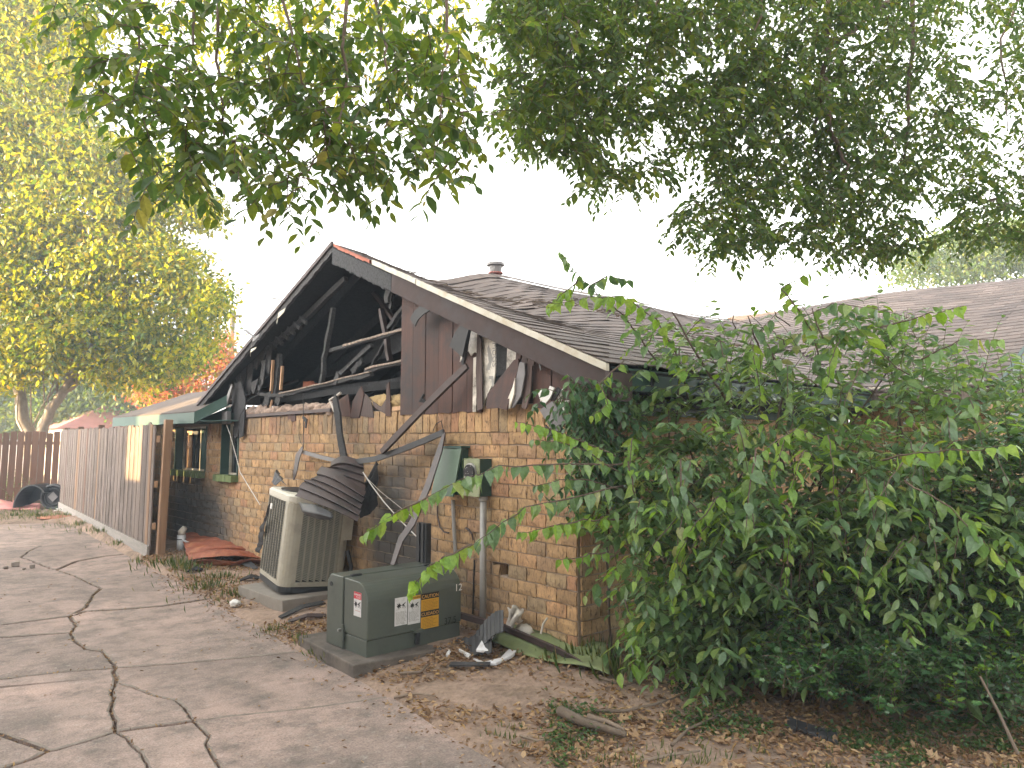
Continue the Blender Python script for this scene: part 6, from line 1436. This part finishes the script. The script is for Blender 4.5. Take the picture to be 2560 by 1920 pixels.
# weeds at the trunk foot
def tuft(LS, c, n, h, spread, w=.008):
    for _ in range(n):
        a = rng.uniform(0, 2 * math.pi); r_ = abs(rng.normal(0, spread)); p = np.asarray(c) + V(r_ * math.cos(a), r_ * math.sin(a), -.005)
        d = V(math.cos(a) * rng.uniform(.1, .7), math.sin(a) * rng.uniform(.1, .7), 1); l = h * rng.uniform(.5, 1.2); LS.add(p, d, V(math.cos(a), math.sin(a), .3) + rng.normal(0, .3, 3), l, w * rng.uniform(.6, 1.3))
WD = Leaves()
for _ in range(240):
    x, y = rng.uniform(0, 115), rng.uniform(1195, 1250); p = gp(x, y + 15); s_ = Leaves()
    spray(WD, None, p, V(rng.normal(0, .3), rng.normal(0, .3), 1), rng.uniform(.3, .75), 10, .09, .5, .4, .003, .1)
WD.build('weeds', 'weed_leaf', None, T_SMALL, 0, kind='stuff', label='tall green weeds round the trunk at the far left', category='weeds')

# --- ground cover: dead leaves, grass, small weeds
def noise2(x, y): return math.sin(x * 2.3 + 1.7 * math.sin(y * 1.9)) + math.sin(y * 3.1 + 1.3 * math.sin(x * 2.7 + 1)) + .6 * math.sin(x * 7.1 + y * 5.3)
DL, BLF, GR, SW = Leaves(), Leaves(), Leaves(), Leaves()
def keep_off(x, y): return (pa[0] - .02 < x < pb[0] + .02 and pa[1] - .02 < y < pd[1] + .04) or (-.83 < x < .02 and 2.85 < y < 3.87) or (x > .02 and y > .02)
k = 0
while k < 30000:
    if rng.random() < .72: x, y = rng.uniform(-1.6, 2.6), rng.uniform(-3.3, .75)
    else: x, y = rng.uniform(-1.25, -.05), rng.uniform(.6, 7.0)
    e = x - edge_x(y)
    if e < -.05 or keep_off(x, y): continue
    dens = .26 + .3 * noise2(x * 1.3, y * 1.3) + .55 * sstep(.25, 1.3, e) * (y < .8) + (.15 if y > .8 else 0)
    if rng.random() > dens: continue
    z = float(ground_h(x, y)); l = rng.uniform(.016, .046); DL.add(V(x, y, z + .004 + abs(rng.normal(0, .008))), rng.normal(0, 1, 3) * V(1, 1, .25), V(rng.normal(0, .35), rng.normal(0, .35), 1), l, l * rng.uniform(.4, .75)); k += 1
for _ in range(190):
    x, y = rng.uniform(-1.0, 2.4), rng.uniform(-3.3, -.5); l = rng.uniform(.07, .12); BLF.add(V(x, y, float(ground_h(x, y)) + .012), rng.normal(0, 1, 3) * V(1, 1, .15), V(rng.normal(0, .25), rng.normal(0, .25), 1), l, l * .8)
for _ in range(500):      # strays on the concrete
    x, y = rng.uniform(-3.2, -1.2), rng.uniform(-2.4, 6)
    if x - edge_x(y) > -.02: continue
    if rng.random() < .75: x = edge_x(y) - abs(rng.normal(0, .12))
    l = rng.uniform(.015, .035); DL.add(V(x, y, .004), rng.normal(0, 1, 3) * V(1, 1, .1), V(rng.normal(0, .2), rng.normal(0, .2), 1), l, l * .5)
for kk in ('A1', 'A2', 'A3', 'A4', 'A5', 'A6', 'B1', 'B2', 'C1', 'D1', 'F2', 'G1', 'K'):      # litter caught in the cracks
    for p in PL[kk]:
        for _k in range(2):
            l = rng.uniform(.010, .026); DL.add(V(p[0] + rng.normal(0, .006), p[1] + rng.normal(0, .006), -.018 + rng.uniform(0, .02)), rng.normal(0, 1, 3) * V(1, 1, .5), V(rng.normal(0, .4), rng.normal(0, .4), 1), l, l * .55)
DL.build('leaf_litter', 'leaf_dead', None, T_CURL, 0, kind='stuff', label='brown dead leaves scattered over the dirt', category='leaf litter')
BLF.build('fallen_leaves', 'leaf_dead', None, T_OAK, 0, kind='stuff', label='large lobed dead leaves on the litter', category='leaf litter')
for (x, y, n, h, sp) in ((1500, 1660, 60, .18, .12), (1440, 1640, 30, .15, .08), (1550, 1690, 60, .16, .14), (1400, 1660, 30, .10, .1), (440, 1415, 130, .14, .25), (480, 1425, 110, .12, .2), (520, 1470, 130, .10, .25), (600, 1490, 90, .09, .22), (560, 1440, 110, .10, .25), (760, 1605, 40, .08, .06), (830, 1650, 40, .07, .06), (790, 1630, 30, .07, .06), (690, 1575, 60, .07, .12), (200, 1310, 160, .10, .5), (100, 1290, 260, .09, .6), (30, 1290, 200, .09, .6), (160, 1300, 200, .09, .5), (250, 1330, 120, .09, .3), (300, 1360, 70, .08, .2), (355, 1398, 40, .08, .12), (60, 1280, 220, .10, .6), (1460, 1600, 30, .3, .03), (1460, 1560, 0, 0, 0)):
    if n: tuft(GR, gp(x, y), n, h, sp)
for _ in range(900):
    x, y = rng.uniform(-1.2, 2.6), rng.uniform(-3.3, .4)
    if x - edge_x(y) < .1 or keep_off(x, y) or noise2(x, y) < .2: continue
    tuft(GR, V(x, y, float(ground_h(x, y))), 6, .055, .03, .006)
GR.build('grass', 'grass_blade', None, T_SMALL, 0, kind='stuff', label='sparse grass tufts on the dirt', category='grass')
for _ in range(2200):
    px_, py_ = rng.uniform(1380, 2560), rng.uniform(1640, 1920); p = gp(px_, py_)
    if noise2(p[0] * 1.7 + 3, p[1] * 1.7) < .55: continue
    for _k in range(7):
        q = p + rng.normal(0, .03, 3) * V(1, 1, 0) + V(0, 0, abs(rng.normal(0, .025))); l = rng.uniform(.018, .034); SW.add(q, rng.normal(0, 1, 3) * V(1, 1, .4), V(rng.normal(0, .4), rng.normal(0, .4), 1), l, l * .6)
SW.build('ground_weeds', 'weed_leaf', None, T_SMALL, 0, kind='stuff', label='low green weeds growing through the leaf litter', category='weeds')

# ------------------------------------------------------------------ added fog volume standing in for lens glare
hz = MB().box(V(10, 25, 6.5), (90, 100, 19)).build('glare_fog', None, kind='stuff')
m = bpy.data.materials.new('glare_fog'); m.use_nodes = True; nt = m.node_tree; nt.nodes.clear(); out = nd(nt, 'ShaderNodeOutputMaterial'); pv = nd(nt, 'ShaderNodeVolumePrincipled')
pv.inputs['Color'].default_value = (.72, .86, 1.0, 1); pv.inputs['Density'].default_value = .0038; pv.inputs['Anisotropy'].default_value = .0
nt.links.new(pv.outputs[0], out.inputs['Volume']); hz.data.materials.append(m)
